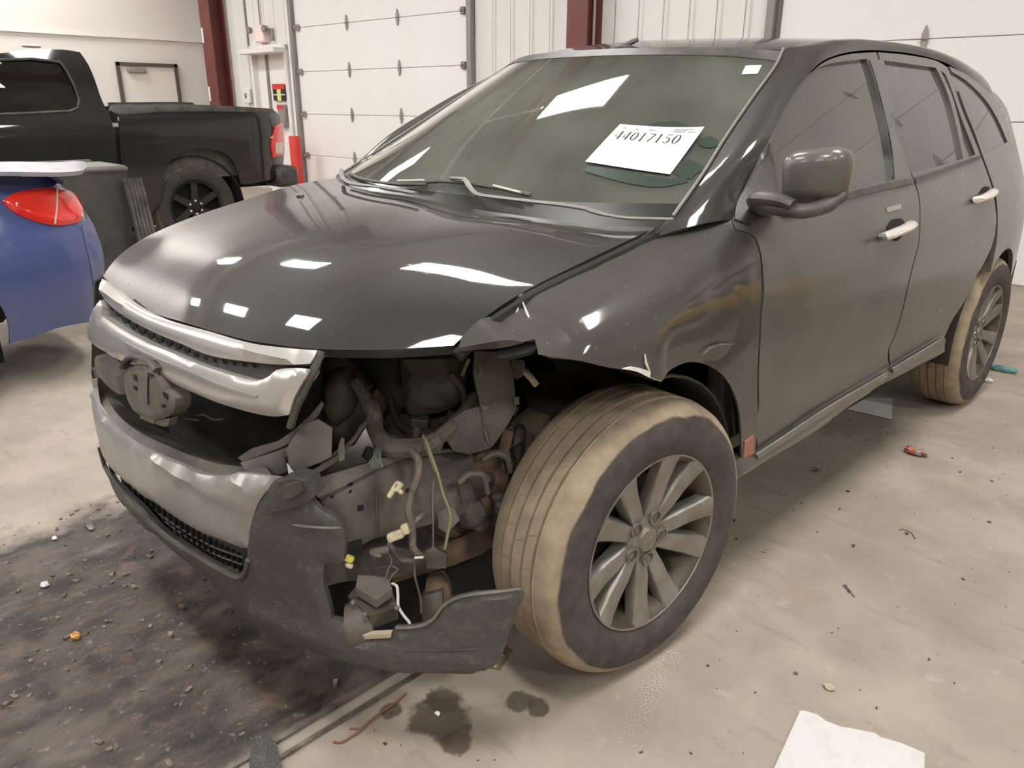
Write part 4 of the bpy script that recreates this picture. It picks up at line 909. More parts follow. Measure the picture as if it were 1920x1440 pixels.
# radiator support, bumper bar
bb = P(596, 930, 640, 912, 700, 880, 770, 856, 800, 848, 880, 846, 905, 870, 898, 930, 880, 960, 800, 985, 700, 1010, 648, 1040, 640, 985, 612, 955)
bar = poly('crash_bar', bb, 1.78, M['struct'], .06, tilt=.35, pil=(.006, .012))
patch('crash_bar_flange', P(584, 900, 690, 868, 770, 846, 846, 842, 850, 848, 775, 856, 700, 882, 640, 914, 596, 934), Plane(dep(596, 930, 1.765), (CR+CF*.35).normalized(), CU), M['structl'], bar, res=.02, thick=.03)
for (a, b, r) in ((657, 908, 4), (657, 922, 3), (623, 932, 3), (676, 953, 6), (765, 920, 4)):
    pl = Plane(dep(596, 930, 1.772), (CR+CF*.35).normalized(), CU)
    patch('bar_hole', P(a-r, b-r+1, a+r, b-r-1, a+r, b+r-2, a-r, b+r), pl, M['dark'], bar, res=.01, thick=.002, curve=False)
patch('rust_patch', P(588, 912, 606, 898, 626, 902, 616, 922, 604, 936, 592, 930), Plane(dep(596, 930, 1.772), (CR+CF*.35).normalized(), CU), M['rust'], bar, res=.01, thick=.004)
MB().tube(resample([dep(706, 918, 1.80), dep(707, 965, 1.80), dep(708, 1000, 1.80)], 6), .003, 6).build('bar_seam', M['black'], bar)
# grey folded bracket left of the lamp pocket
poly('lamp_bracket', P(545, 888, 536, 842, 566, 796, 596, 786, 623, 802, 621, 856, 598, 868), 1.70, M['structl'], .03, tilt=.2, pil=(.004, .008))
poly('bracket_rail', P(446, 858, 470, 842, 520, 828, 552, 806, 580, 780, 604, 752, 607, 760, 596, 780, 560, 812, 545, 830, 520, 842, 455, 866), 1.73, M['structl'], .03, tilt=.2, pil=(.006, .01))
poly('bracket_strip', P(450, 868, 520, 846, 540, 838, 536, 862, 542, 884, 520, 890, 490, 888, 458, 880), 1.71, M['structl'], .03, tilt=.2, pil=(.006, .014))
poly('bracket_edge', P(538, 868, 546, 880, 551, 885, 541, 888), 1.685, M['white'], .004, pil=None, res=.01)
poly('lower_strip', P(572, 890, 645, 846, 646, 856, 580, 898), 1.76, M['structl'], .02, tilt=.3)
poly('strip_tab', P(634, 842, 640, 820, 646, 822, 646, 862, 636, 866), 1.75, M['structl'], .01, tilt=.3)
# tall bent bracket under the fender tip
tb = poly('headlamp_panel', P(890, 658, 950, 660, 962, 700, 966, 740, 968, 768, 950, 800, 925, 835, 916, 842, 908, 820, 902, 790, 898, 750, 888, 700), 1.84, M['struct'], .02, tilt=.2)
for q in (P(896, 684, 902, 688, 905, 700, 901, 703), P(900, 757, 906, 760, 914, 762, 911, 770, 903, 768), P(963, 746, 973, 744, 974, 758, 966, 760), P(925, 755, 931, 757, 928, 763, 923, 761), P(905, 800, 910, 808, 918, 832, 914, 828)):
    patch('bare_chip', q, Plane(dep(893, 658, 1.828), (CR+CF*.2).normalized(), CU), M['structl'], tb, res=.006, thick=.003)
poly('panel_foot', P(845, 790, 870, 770, 898, 762, 908, 820, 916, 842, 880, 852, 850, 846, 838, 826), 1.82, M['struct'], .02, tilt=.2)
poly('side_tab', P(958, 672, 982, 676, 988, 702, 968, 712, 960, 700), 1.90, M['structl'], .02)
hose('lamp_plug', [(975, 680, 1.90), (985, 695, 1.86), (992, 705, 1.84), (1006, 722, 1.83)], [.003]*12+[.008]*12, M['cream'])
poly('inner_fender_panel', P(925, 838, 955, 795, 990, 765, 1030, 780, 1030, 820, 985, 900, 960, 930, 925, 915, 910, 870), 1.98, M['dirtm'], .03, pil=(.01, .02))
hose('brake_line', [(960, 860, 1.92), (964, 810, 1.92), (972, 796, 1.92), (983, 802, 1.92), (984, 820, 1.92), (976, 880, 1.93)], .004, M['dark'])
poly('inner_tower', P(990, 700, 1110, 690, 1180, 720, 1100, 745, 1020, 800, 1000, 790, 985, 740), 2.25, M['liner'], .05)
# rough castings
rl = random.Random(5)
for i in range(26):
    a = 800+rl.random()*150; b = 868+rl.random()*120; 
    if b > 1010-(a-800)*.45: continue
    MB().se(dep(a, b, 1.92+rl.random()*.08), (.03+rl.random()*.03, .03, .02+rl.random()*.03), .5+rl.random()*.6, Euler((rl.random()*3, rl.random()*3, rl.random()*3)).to_matrix(), 10, 7).build('casting_lump', M['struct'] if i % 3 else M['rust'], SUV, sharp=20)
poly('horn_body', P(780, 920, 820, 900, 860, 910, 868, 950, 845, 985, 800, 980, 778, 955), 1.88, M['struct'], .05, pil=(.02, .03))
poly('horn_foot', P(820, 960, 850, 950, 862, 975, 838, 1000, 822, 990), 1.86, M['structl'], .02)
hose('clutter_hose', [(700, 700, 2.0), (730, 745, 1.98), (745, 790, 1.97), (790, 812, 1.96), (850, 800, 1.98)], .012, M['liner'])
hose('clutter_hose', [(845, 700, 1.9), (868, 735, 1.92), (872, 770, 1.94), (850, 800, 1.95)], .008, M['struct'])
hose('clutter_hose', [(880, 672, 1.85), (872, 690, 1.86), (866, 704, 1.87)], .005, M['structl'])
hose('clutter_hose', [(905, 862, 1.86), (930, 850, 1.86), (952, 860, 1.87), (958, 885, 1.88)], .009, M['struct'])
hose('clutter_hose', [(860, 905, 1.82), (884, 888, 1.82), (905, 890, 1.83), (915, 925, 1.86)], .007, M['structl'])
for i in range(34):
    a = 690+rl.random()*290; b = 745+rl.random()*150
    if b > 870-(a-690)*.1 or (760 < a < 870 and b < 785): continue
    MB().box(dep(a, b, 1.90+rl.random()*.12), (.02+rl.random()*.05, .015+rl.random()*.03, .01+rl.random()*.03), Euler((rl.random()*3, rl.random()*3, rl.random()*3)).to_matrix(), .003).build('small_bracket', (M['struct'], M['structl'], M['dirtm'], M['rust'])[i % 4], SUV, sharp=20)
for i in range(16):
    a = 905+rl.random()*75; b = 860+rl.random()*80
    MB().se(dep(a, b, 1.95+rl.random()*.05), (.012+rl.random()*.015, .012, .010+rl.random()*.012), .8, None, 8, 6).build('mud_clod', M['dirtm'], SUV, sharp=20)
# subframe leg and lower parts
poly('subframe_rail', P(735, 1085, 740, 1060, 830, 1022, 880, 1000, 925, 985, 940, 1000, 928, 1030, 850, 1060, 780, 1080, 738, 1094), 1.95, M['rust'], .05, tilt=.3, pil=(.01, .02))
poly('tow_eye_plate', P(795, 1035, 812, 1026, 838, 1040, 836, 1066, 800, 1066), 1.86, M['struct'], .02)
poly('lower_block', P(800, 1085, 828, 1078, 842, 1100, 846, 1130, 826, 1150, 806, 1160, 792, 1140), 1.90, M['rust'], .05, pil=(.01, .02))
poly('lower_block', P(790, 1118, 830, 1108, 830, 1160, 792, 1164), 1.86, M['struct'], .05, pil=(.01, .02))
poly('lower_crossmember', P(650, 1040, 735, 1026, 800, 1040, 800, 1062, 735, 1085, 650, 1090, 610, 1100, 610, 1060), 1.88, M['struct'], .05, tilt=.3)
poly('tow_hole', P(650, 1018, 678, 1010, 680, 1040, 650, 1046), 1.762, M['dark'], .005, tilt=.35, pil=None)
poly('shade_plate', P(612, 1060, 740, 1085, 850, 1058, 935, 1010, 940, 1120, 860, 1150, 800, 1200, 640, 1190, 604, 1120), 2.02, M['dark'], .01)  # added dark plate, stands in for the deep shade behind the fog lamp
# fog lamp
fg_ = empty('fog_lamp', (0, 0, 0)); fg_.parent = SUV; fg_.location = -WL['suv']; WL[fg_.name] = V((0, 0, 0))
fq = [dep(652, 1118, 1.70), dep(676, 1088, 1.74), dep(730, 1090, 1.76), dep(745, 1138, 1.70), dep(694, 1156, 1.64)]
MB().prism(fq, V((0, 0, -.035))-CF*-.01).build('housing', M['struct'], fg_, smooth=False)
fc2 = [dep(672, 1092, 1.73), dep(728, 1096, 1.74), dep(736, 1118, 1.70), dep(706, 1140, 1.665), dep(668, 1116, 1.69)]
MB().prism(fc2, V((0, 0, .02))).build('cover', M['structl'], fg_, smooth=False)
MB().lathe([(0, 0), (0, .045), (.05, .05), (.06, .045), (.06, 0)], 24, Matrix.Translation(dep(700, 1168, 1.70)) @ Matrix.Rotation(-2.2, 4, 'Z')).build('reflector', M['struct'], fg_)
for a, b, d in ((662, 1130, 1.66), (684, 1152, 1.64), (744, 1140, 1.67)): MB().se(dep(a, b, d), (.006, .006, .006), 1).build('screw_head', M['structl'], fg_)
# harness, wires and plugs
hose('wiring_harness', [(668, 716, 1.90), (682, 740, 1.88), (700, 775, 1.86), (702, 800, 1.84), (712, 822, 1.82), (730, 838, 1.81), (770, 840, 1.80), (808, 832, 1.80), (840, 806, 1.82), (866, 780, 1.86), (892, 745, 1.90)], [.016]*10+[.021]*14+[.024]*20+[.018]*22, M['hose'])
hose('wiring_harness', [(770, 845, 1.77), (784, 862, 1.75), (783, 895, 1.74), (770, 930, 1.735), (766, 960, 1.73), (773, 1000, 1.73), (774, 1025, 1.73), (785, 1040, 1.74), (800, 1048, 1.78)], [.009]*54, M['hose'])
hose('wiring_harness', [(728, 1020, 1.76), (740, 1036, 1.75), (758, 1050, 1.75), (790, 1048, 1.76)], .008, M['hose'])
hose('wiring_harness', [(775, 985, 1.74), (785, 972, 1.74), (798, 962, 1.78)], .006, M['hose'])
hose('branch_wire', [(646, 840, 1.80), (664, 822, 1.80), (684, 795, 1.82), (688, 788, 1.84)], .006, M['structl'])
hose('olive_wire', [(793, 816, 1.76), (800, 830, 1.75), (810, 858, 1.74), (822, 892, 1.73), (832, 930, 1.73), (842, 955, 1.73), (845, 972, 1.73), (840, 1000, 1.73), (834, 1030, 1.73)], .0035, M['wirey'])
hose('olive_wire', [(798, 824, 1.755), (806, 850, 1.745), (818, 884, 1.735)], .005, M['wirey'])
hose('thin_wire', [(813, 900, 1.735), (811, 930, 1.735), (812, 980, 1.735), (812, 1030, 1.735)], .002, M['structl'])
hose('thin_wire', [(776, 1050, 1.76), (780, 1090, 1.75), (788, 1120, 1.75), (790, 1150, 1.75)], .0028, M['struct'])
hose('white_wire', [(735, 1094, 1.72), (743, 1098, 1.71), (746, 1115, 1.70), (748, 1140, 1.69), (760, 1158, 1.68), (768, 1168, 1.67), (764, 1178, 1.66)], .0032, M['wirew'])
hose('thin_wire', [(722, 1088, 1.72), (728, 1068, 1.72), (734, 1052, 1.73), (728, 1038, 1.74), (716, 1040, 1.75)], .002, M['structl'])
hose('thin_wire', [(730, 1090, 1.72), (736, 1078, 1.72), (746, 1068, 1.73), (735, 1062, 1.73), (700, 1066, 1.74)], .002, M['structl'])
rg_ = random.Random(11)
for i in range(14):
    a = 700+rg_.random()*22; hose('frayed_wire', [(a+8, 834+rg_.random()*6, 1.80), (a-2+rg_.random()*6, 850, 1.77), (a-14+rg_.random()*24, 868+rg_.random()*10, 1.75)], .0018, M['wireg'], 6)
def plug(name, q, m):
    n = empty(name, (0, 0, 0)); n.parent = SUV; n.location = -WL['suv']; WL[n.name] = V((0, 0, 0))
    for i, (a, b, dx, dy, w_, h_) in enumerate(q):
        R = Matrix((CR, CU, -CF)).transposed() @ Matrix.Rotation(math.atan2(-dy, dx), 3, 'Z')
        MB().box(dep(a, b, 1.70), (w_, h_, .022), R, .003).build('plug_body' if i == 0 else 'plug_latch', m, n)
plug('connector', [(738, 918, 10, -16, .040, .012), (746, 912, 6, 4, .018, .022), (752, 922, 1, 1, .012, .010)], M['cream'])
plug('connector', [(742, 1004, 16, -6, .036, .020), (760, 992, 16, -6, .016, .024), (732, 1010, 16, -6, .012, .016)], M['cream'])
plug('connector', [(712, 1032, 16, -3, .045, .014), (708, 1040, 16, 4, .020, .010)], M['structl'])
plug('connector', [(655, 1048, 10, 4, .020, .014)], M['yellow']); plug('connector', [(655, 1060, 10, 4, .018, .010)], M['clear'])
hose('plug_pin', [(777, 1046, 1.71), (794, 1045, 1.71)], .003, M['wirew'])

# far side headlamp sliver and fender corner
patch('headlamp', [(-.98, .74), (-.82, .76), (-.80, .88), (-.86, .93), (-1.0, .92)], FR, M['clear'], SUV, res=.03, thick=.03, off=.004, pillow=(.006, .02))
patch('bumper_corner', [(-1.25, .32), (-.95, .30), (-.86, .42), (-.84, .70), (-.98, .73), (-1.2, .73), (-1.33, .60), (-1.33, .38)], FR, M['door'], SUV, res=.03, thick=.01, off=.0)

# ================================================================ SUV INTERIOR
MB().box((0, .62, 1.00), (1.45, .42, .16), None, .05).build('dashboard', M['dash'], SUV)
MB().se((.38, .62, 1.085), (.20, .16, .05), .7).build('instrument_hood', M['dash'], SUV)
def torus(c, R_, r, R3, n=32): return MB().tube([c+R3@V((math.cos(2*math.pi*k/n)*R_, math.sin(2*math.pi*k/n)*R_, 0)) for k in range(n+1)], r, 8)
sw_ = torus(V((.38, .93, 1.02)), .185, .014, Matrix.Rotation(math.radians(65), 3, 'X')); sw_.se((.38, .93, 1.02), (.075, .04, .06), .7); sw_.box((.38, .93, 1.02), (.34, .02, .03), None, .005); sw_.build('steering_wheel', M['black'], SUV)
for x in (.38, -.38):
    mb = MB(); mb.se((x, 1.25, .66), (.25, .27, .10), .6); s_ = mb.build('front_seat', M['seat'], SUV)
    MB().se((x, 1.50, .98), (.235, .085, .34), .6, Matrix.Rotation(-.28, 3, 'X')).build('seat_back', M['seat'], s_)
    MB().se((x, 1.63, 1.36), (.135, .05, .10), .7, Matrix.Rotation(-.2, 3, 'X')).build('head_restraint', M['seat'], s_)
rs = MB().se((0, 2.25, .70), (.62, .25, .10), .4).build('rear_seat', M['seat'], SUV)
MB().se((0, 2.52, 1.02), (.62, .08, .30), .4, Matrix.Rotation(-.25, 3, 'X')).build('seat_back', M['seat'], rs)
for x in (.36, -.36): MB().se((x, 2.63, 1.33), (.12, .045, .08), .7).build('head_restraint', M['seat'], rs)
MB().se((0, .98, 1.50), (.13, .012, .032), .5, Matrix.Rotation(-.15, 3, 'X')).tube([(0, .98, 1.50), (0, .92, 1.56)], .01, 6).build('rear_view_mirror', M['black'], SUV)
MB().box((0, 1.9, .42), (1.6, 2.6, .05)).build('cabin_floor', M['dash'], SUV, smooth=False)
for sg in (1, -1):
    MB().box((sg*.86, 1.5, .78), (.02, 2.2, .56)).build('door_liner', M['dash'], SUV, smooth=False)

# ================================================================ THINGS ON THE SUV
def lay(surf, q, u, v):                    # bilinear point inside a four-cornered sheet given by pixels
    a, b, c, d = [surf.par(t) for t in q]
    x = (1-u)*(1-v)*a[0]+u*(1-v)*b[0]+u*v*c[0]+(1-u)*v*d[0]; y = (1-u)*(1-v)*a[1]+u*(1-v)*b[1]+u*v*c[1]+(1-u)*v*d[1]
    return x, y
pq = P(1163, 236, 1319, 248, 1256, 330, 1098, 306)
G = []
for j in range(9):
    row = []
    for i in range(13):
        x, y = lay(WS, pq, i/12, j/8); row.append(WS.pt(x, y)+WS.nrm(x, y)*(.006+.012*(i/12)**3*(1-j/8)**2))
    G.append(row)
sheetp = grid('paper_sheet', G, M['white'], None, .0008, label='white paper sheet with a printed number stuck on the black suv windshield', cat='paper')
off = WL[sheetp.name]
def ink(strokes, name, m, lift=.0075):
    mb = MB()
    for (x0, y0, x1, y1, w_) in strokes:
        dx, dy = x1-x0, y1-y0; l = math.hypot(dx, dy) or 1e-6; nx, ny = -dy/l*w_/2, dx/l*w_/2
        q = [(x0+nx, y0+ny), (x1+nx, y1+ny), (x1-nx, y1-ny), (x0-nx, y0-ny)]; vs = []
        for (u, v_) in q:
            x, y = lay(WS, pq, u, v_); vs.append(WS.pt(x, y)+WS.nrm(x, y)*(lift+.012*max(0, u)**3*(1-v_)**2))
        mb.add(vs, [(0, 1, 2, 3)])
    return mb.build(name, m, sheetp, smooth=False)
# digit strokes in a 1 x 1 cell: (x0,y0,x1,y1,width), y grows downwards
def arc_(cx, cy, rx, ry, a0, a1, w0, w1, n=12):
    o = []
    for k in range(n):
        t0 = math.radians(a0+(a1-a0)*k/n); t1 = math.radians(a0+(a1-a0)*(k+1)/n); wq = w0+(w1-w0)*abs(math.cos((t0+t1)/2))
        o.append((cx+rx*math.cos(t0), cy+ry*math.sin(t0), cx+rx*math.cos(t1), cy+ry*math.sin(t1), wq))
    return o
DG = {'4': [(.70, 0, .70, 1, .15), (.68, .02, .08, .70, .07), (.06, .70, .95, .70, .09), (.5, 1, .9, 1, .06)],
      '0': arc_(.5, .5, .36, .48, 0, 360, .06, .16, 20),
      '1': [(.5, 0, .5, 1, .15), (.5, .02, .25, .16, .07), (.25, 1, .75, 1, .06)],
      '7': [(.12, .05, .88, .05, .12), (.12, .05, .12, .24, .06), (.86, .06, .42, 1, .13)],
      '5': [(.22, .04, .82, .04, .12), (.24, .04, .20, .45, .06)]+arc_(.46, .68, .34, .30, -120, 150, .06, .15)}
st_ = []; cw = .098
for i, ch in enumerate('44017150'):
    for (a, b, c, d, w_) in DG[ch]:
        u0 = .075+i*cw; st_.append((u0+a*cw*.85, .18+b*.20, u0+c*cw*.85, .18+d*.20, w_*.13))
ink(st_, 'printed_number', M['ink'])
ink([(.08, .09, .13, .09, .025), (.24, .10, .30, .10, .03), (.40, .09, .50, .09, .03), (.70, .10, .84, .10, .04), (.86, .11, .95, .11, .03), (.70, .06, .92, .06, .02)], 'faint_heading', M['inkl'])
sq = P(1398, 124, 1428, 123, 1420, 139, 1390, 140)
patch('sticker', sq, WS, mat('pale_sticker', (.62, .72, .66), .6), None, res=.02, thick=.001, off=.002, curve=False, label='small pale green sticker in the top corner of the suv windshield', cat='sticker')
# wiped streaks around the sheet, part of the windshield
for q in (P(1100, 312, 1150, 318, 1200, 328, 1260, 336, 1285, 330, 1290, 342, 1240, 352, 1180, 345, 1130, 332, 1096, 322), P(1262, 325, 1290, 300, 1318, 312, 1322, 330, 1310, 322, 1296, 336, 1278, 334), P(1312, 262, 1330, 256, 1346, 262, 1346, 274, 1330, 278, 1310, 272), P(1216, 234, 1260, 228, 1292, 238, 1290, 246, 1230, 241)):
    patch('wiped_patch', q, WS, mat('wiped_glass', (.035, .055, .04), .25, coat=1), wsh, res=.02, thick=.0005, off=.002)

# ================================================================ BLACK PICKUP
TR = empty('pickup_truck', (-7, .6, 0), 'black pickup truck parked in front of the white wall, behind the blue car', 'truck')
Tp = interp([(.4, -.05), (.6, 0), (.95, .02), (1.15, .03), (1.30, -.01), (1.36, -.03), (1.5, -.07), (1.75, -.115), (1.95, -.18)])
TS = Side(lambda y, z: -6.0+Tp(z)-max(0, y-2.55)**2*.9, (-7, .6, 1))
bed = P(222, 222, 222, 212, 300, 208, 400, 207, 480, 207, 516, 209, 522, 222, 530, 245, 532, 300, 526, 330, 470, 345, 452, 345, 446, 322, 432, 295, 412, 283, 375, 278, 340, 285, 318, 305, 305, 335, 300, 380, 255, 430, 238, 420, 230, 330)
patch('bed_side', bed, TS, M['truck'], TR, res=.05, thick=.03, bump=lambda a, b: .02*math.exp(-((b-1.28)/.05)**2))
patch('bed_cap', P(210, 196, 360, 196, 512, 204, 517, 212, 400, 209, 300, 210, 220, 214, 206, 206), TS, M['black'], TR, res=.05, thick=.06, off=.015, pillow=(.01, .03))
MB().box((-6.95, 1.85, .95), (1.75, 1.7, .5)).build('bed_floor', M['black'], TR, smooth=False)
patch('tonneau_rail', P(205, 192, 360, 192, 368, 198, 206, 200), Side(lambda y, z: -6.25, (-7, .6, 1)), M['black'], TR, res=.06, thick=.05)
MB().box((-6.95, 2.86, 1.02), (1.60, .06, .62), None, .02).build('tailgate', M['truck'], TR)
MB().box((-6.95, 3.02, .66), (1.85, .26, .22), None, .04).build('rear_bumper', M['black'], TR)
patch('tail_lamp', P(516, 236, 528, 230, 533, 250, 534, 290, 512, 296, 509, 270), TS, M['red'], TR, res=.03, thick=.03, off=.012, pillow=(.01, .02))
patch('reverse_lamp', P(518, 268, 530, 268, 530, 286, 518, 288), TS, M['clear'], TR, res=.03, thick=.01, off=.03)
wbm = MB(); cab = P(0, 100, 60, 93, 120, 93, 150, 98, 165, 120, 178, 150, 192, 190, 205, 216, 216, 260, 222, 320, 235, 440, 120, 440, 0, 440, -60, 440, -60, 104)
wn = P(-50, 112, 0, 112, 60, 110, 112, 116, 124, 132, 138, 158, 148, 186, 146, 202, 132, 208, 60, 212, 0, 214, -50, 216)
cb2 = patch('cab_side', cab, TS, M['truck'], TR, holes=[wn], res=.07, thick=.03)
patch('cab_window', wn, TS, glass('truck_glass', (.05, .06, .05), (.2, .2, .18), .05), cb2, res=.1, thick=.005, off=-.02)
MB().tube([TS.at(a, b, .004) for a, b in P(-50, 112, 0, 112, 60, 110, 112, 116, 124, 132, 138, 158, 148, 186, 146, 202, 132, 208, 60, 212, 0, 214, -50, 216)], .012, 6).build('window_seal', M['black'], cb2)
def rw(z): return -6.0+Tp(z)
zt = TS.at(60, 95).z
MB().box((-7.0, -.9, zt-.0), (1.30, 2.9, .05), None, .02).build('cab_roof', M['truck'], TR)
MB().box((-7.0, .52, 1.2), (1.7, .04, .9)).box((-7.0, -2.3, 1.0), (1.8, .1, .9)).build('cab_back', M['black'], TR, smooth=False)
MB().box((-7.95, -.4, 1.0), (.05, 6.4, .75)).build('far_side', M['truck'], TR, smooth=False)
MB().box((-7.0, -3.3, .95), (1.85, 2.0, .45), None, .1).build('engine_hood', M['truck'], TR)
patch('front_side', [(-4.2, .6), (-2.2, .55), (-2.2, 1.30), (-4.2, 1.22)], TS, M['truck'], TR, res=.1, thick=.04, curve=False)
MB().box((-7.0, .2, .62), (1.3, 6.2, .14)).build('chassis', M['dark'], TR, smooth=False)
MB().se(TS.at(85, 92, .0)+V((-.4, 0, .04)), (.05, .08, .015), .8).build('roof_marker', M['clear'], TR)
def twheel(par, y, z, R_, x, sc_):
    Mw = Matrix.Translation(V((x, y, z))-WL[par.name])
    mb = MB().lathe([(.11, R_*.66), (.09, R_*.60), (-.1, R_*.58), (-.11, R_*.66), (-.1, R_*.67), (.10, R_*.67)], 40, close=True); wh = local('wheel', mb.v, mb.f, sc_, par, Mw)
    t = MB().lathe([(.10, R_*.66), (.12, R_*.72), (.13, R_*.85), (.12, R_*.94), (.10, R_*.985), (.05, R_), (-.05, R_), (-.10, R_*.985), (-.12, R_*.9), (-.12, R_*.7), (-.10, R_*.66)], 56); local('tyre', t.v, t.f, M['tyretr'], wh)
    for k in range(6):
        R3 = Matrix.Rotation(2*math.pi*k/6, 4, 'X'); s_ = MB().prism([R3@V((.06, -.035, .05)), R3@V((.085, -.03, R_*.62)), R3@V((.085, .03, R_*.62)), R3@V((.06, .035, .05))], V((-.03, 0, 0))); local('spoke', s_.v, s_.f, sc_, wh, smooth=False)
        n_ = MB().lathe([(.05, .012), (.075, .011), (.076, 0)], 6, R3@Matrix.Translation((0, 0, .065))); local('lug_nut', n_.v, n_.f, M['handle'], wh, smooth=False)
    h_ = MB().lathe([(.0, R_*.6), (.0, 0)], 30); h_.lathe([(.03, .085), (.06, .08), (.065, .04), (.08, .035), (.08, 0)], 24); local('hub', h_.v, h_.f, M['dark'], wh)
M['tyretr'] = tyre_mat('truck_tyre', (.20, .165, .125), (.030, .027, .025), .40)
yw = TS.at(372, 380).y
rimb = mat('black_rim', (.03, .028, .027), .35, metal=.4)
for x, y in ((-6.17, yw), (-6.17, yw-3.55), (-7.83, yw), (-7.83, yw-3.55)): twheel(TR, y, .41, .41, x, rimb)
rows = [[V((x, yw+.50*math.cos(math.radians(a)), .42+.50*math.sin(math.radians(a)))) for a in range(-8, 189, 12)] for x in (-6.05, -6.4)]
grid('wheel_liner', rows, M['dark'], TR, .01, cen=V((-6.2, yw, .42)))

# ================================================================ BLUE CAR
BL = empty('blue_car', (-3.3, -1.5, 0), 'blue sedan seen at its rear corner, red tail lamp, damaged trunk edge', 'car')
pts = [(-2.50, -2.2), (-2.47, -1.5), (-2.48, -1.0), (-2.50, -.6), (-2.55, -.35), (-2.64, -.15), (-2.82, .0), (-3.05, .06), (-3.3, .08), (-3.6, .06), (-3.85, -.02), (-4.02, -.2), (-4.1, -.6), (-4.13, -1.5), (-4.12, -2.2), (-4.08, -3.0), (-2.52, -3.0), (-2.62, -4.1), (-2.95, -4.45), (-3.25, -4.5), (-3.35, -4.5), (-3.65, -4.45), (-3.98, -4.1)]
BP = Polar((-3.3, -1.2), pts, interp([(.15, .10), (.25, .04), (.4, .0), (.6, -.03), (.75, -.01), (.9, .06), (1.05, .14), (1.15, .2)]), fl=-1)
def blp(*q): return [BP.par(t) for t in P(*q)]
# angles: theta measured from -Y towards +X
def bpar(x, y, z): return BP.to(V((x, y, z)))
edge = blp(205, 470, 214, 500, 200, 540, 168, 590, 120, 612, 60, 632, 18, 645)
body = blp(-60, 400, -60, 330, 0, 330, 60, 332, 120, 330, 150, 322)+[bpar(-2.95, .05, 1.0), bpar(-3.6, .05, 1.0), bpar(-3.9, -.06, .95), bpar(-3.9, -.06, .30), bpar(-3.3, .08, .22)]+[bpar(-2.72, -.06, .26)]+blp(120, 612, 60, 632, 18, 645, 14, 600, -10, 560, -60, 540)
bt = blp(168, 336)
blue = patch('rear_body', body, BP, M['blue'], BL, res=.04, thick=.01)
def arch_(yc, r, a0=0, a1=180): return [(yc+r*math.cos(math.radians(a)), .33+r*math.sin(math.radians(a))) for a in range(a0, a1+1, 20)]
sd = [(-.60, .96), (-.60, .36)]+arch_(-1.0, .39)+[(-1.42, .18), (-3.2, .18)]+arch_(-3.6, .38)+[(-4.0, .25), (-4.05, .68), (-3.6, .78), (-2.9, .90), (-1.6, .95), (-1.0, .97)]
class FlatBlue(Surf):
    cen = V((-3.3, -2, .6))
    def pt(s_, a, b):
        q = BP.pt(*BP.to(V((-2.5, a, b)))); return V((-2.50-max(0, abs(a+2.2)-1.4)**2*.16-BP.zo(b)*.9, a, b))
MB().box((-3.3, -1.0, .36), (1.05, .9, .5)).build('wheel_well', M['dark'], BL, smooth=False)
patch('side_panel', sd, FlatBlue(), M['blue'], BL, res=.06, thick=.01)
hdg = [[V((-3.3+sx*.78, y, z-.05*sx*sx)) for sx in (-1, -.5, 0, .5, 1)] for y, z in ((-3.0, .98), (-3.5, .90), (-4.1, .80), (-4.35, .66), (-4.4, .3))]
grid('engine_hood', hdg, M['blue'], BL, .02, cen=V((-3.3, -3, .2)))
tl = patch('tail_lamp', P(4, 376, 30, 361, 70, 353, 110, 353, 135, 358, 148, 375, 158, 405, 152, 414, 125, 421, 100, 422, 60, 412, 25, 396), BP, M['red'], BL, res=.02, thick=.03, off=.010, pillow=(.02, .05))
patch('clear_section', P(122, 380, 146, 374, 158, 408, 148, 400, 138, 397, 126, 394), BP, M['clear'], tl, res=.02, thick=.01, off=.026)
MB().tube([BP.at(a, b, .03) for a, b in P(107, 352, 107, 385, 103, 420)], .005, 6).build('lamp_seam', M['clear'], tl)
dk = [[V((x, y, z)) for x in (-2.72, -2.9, -3.3, -3.7, -3.9)] for y, z in ((-.12, 1.02), (-.2, 1.08), (-.5, 1.10), (-.95, 1.10))]
grid('trunk_lid', dk, M['blue'], BL, .02, cen=V((-3.3, -1, .5)))
te = [[on(-60, 330, 'x', -2.50), on(30, 330, 'x', -2.52), on(110, 331, 'x', -2.58), on(150, 328, 'x', -2.66), on(160, 320, 'x', -2.78)], [on(-60, 322, 'x', -2.50), on(30, 322, 'x', -2.52), on(110, 323, 'x', -2.58), on(152, 320, 'x', -2.66), on(162, 314, 'x', -2.80)], [on(-60, 304, 'x', -2.72), on(30, 303, 'x', -2.74), on(100, 304, 'x', -2.80), on(140, 302, 'x', -2.90), on(160, 303, 'x', -3.1)]]
grid('trunk_edge', [resample(r, 24) for r in te], mat('scuffed_grey', (.36, .33, .34), .45, col2=(.26, .25, .30), nscale=12), BL, .02, cen=V((-3.3, -1, .5)))
gh = [[V((sx*.62-3.3, y, z)) for sx in (1, .9, 0, -.9, -1)] for y, z in ((-.95, 1.13), (-1.5, 1.36), (-2.1, 1.44), (-2.55, 1.42))]
grid('cabin_roof', gh, M['blue'], BL, .02, cen=V((-3.3, -1.5, .5)))
grid('side_window', [[V((-2.60, y, 1.0)), V((-2.72, y2, 1.36))] for y, y2 in ((-1.1, -1.5), (-2.0, -2.0), (-2.9, -2.9))], M['pg'], BL, .005, cen=V((-3.3, -1.5, .5)))
MB().box((-3.3, -2.1, .6), (1.25, 3.6, .6), None, .2).build('inner_body', M['dark'], BL)
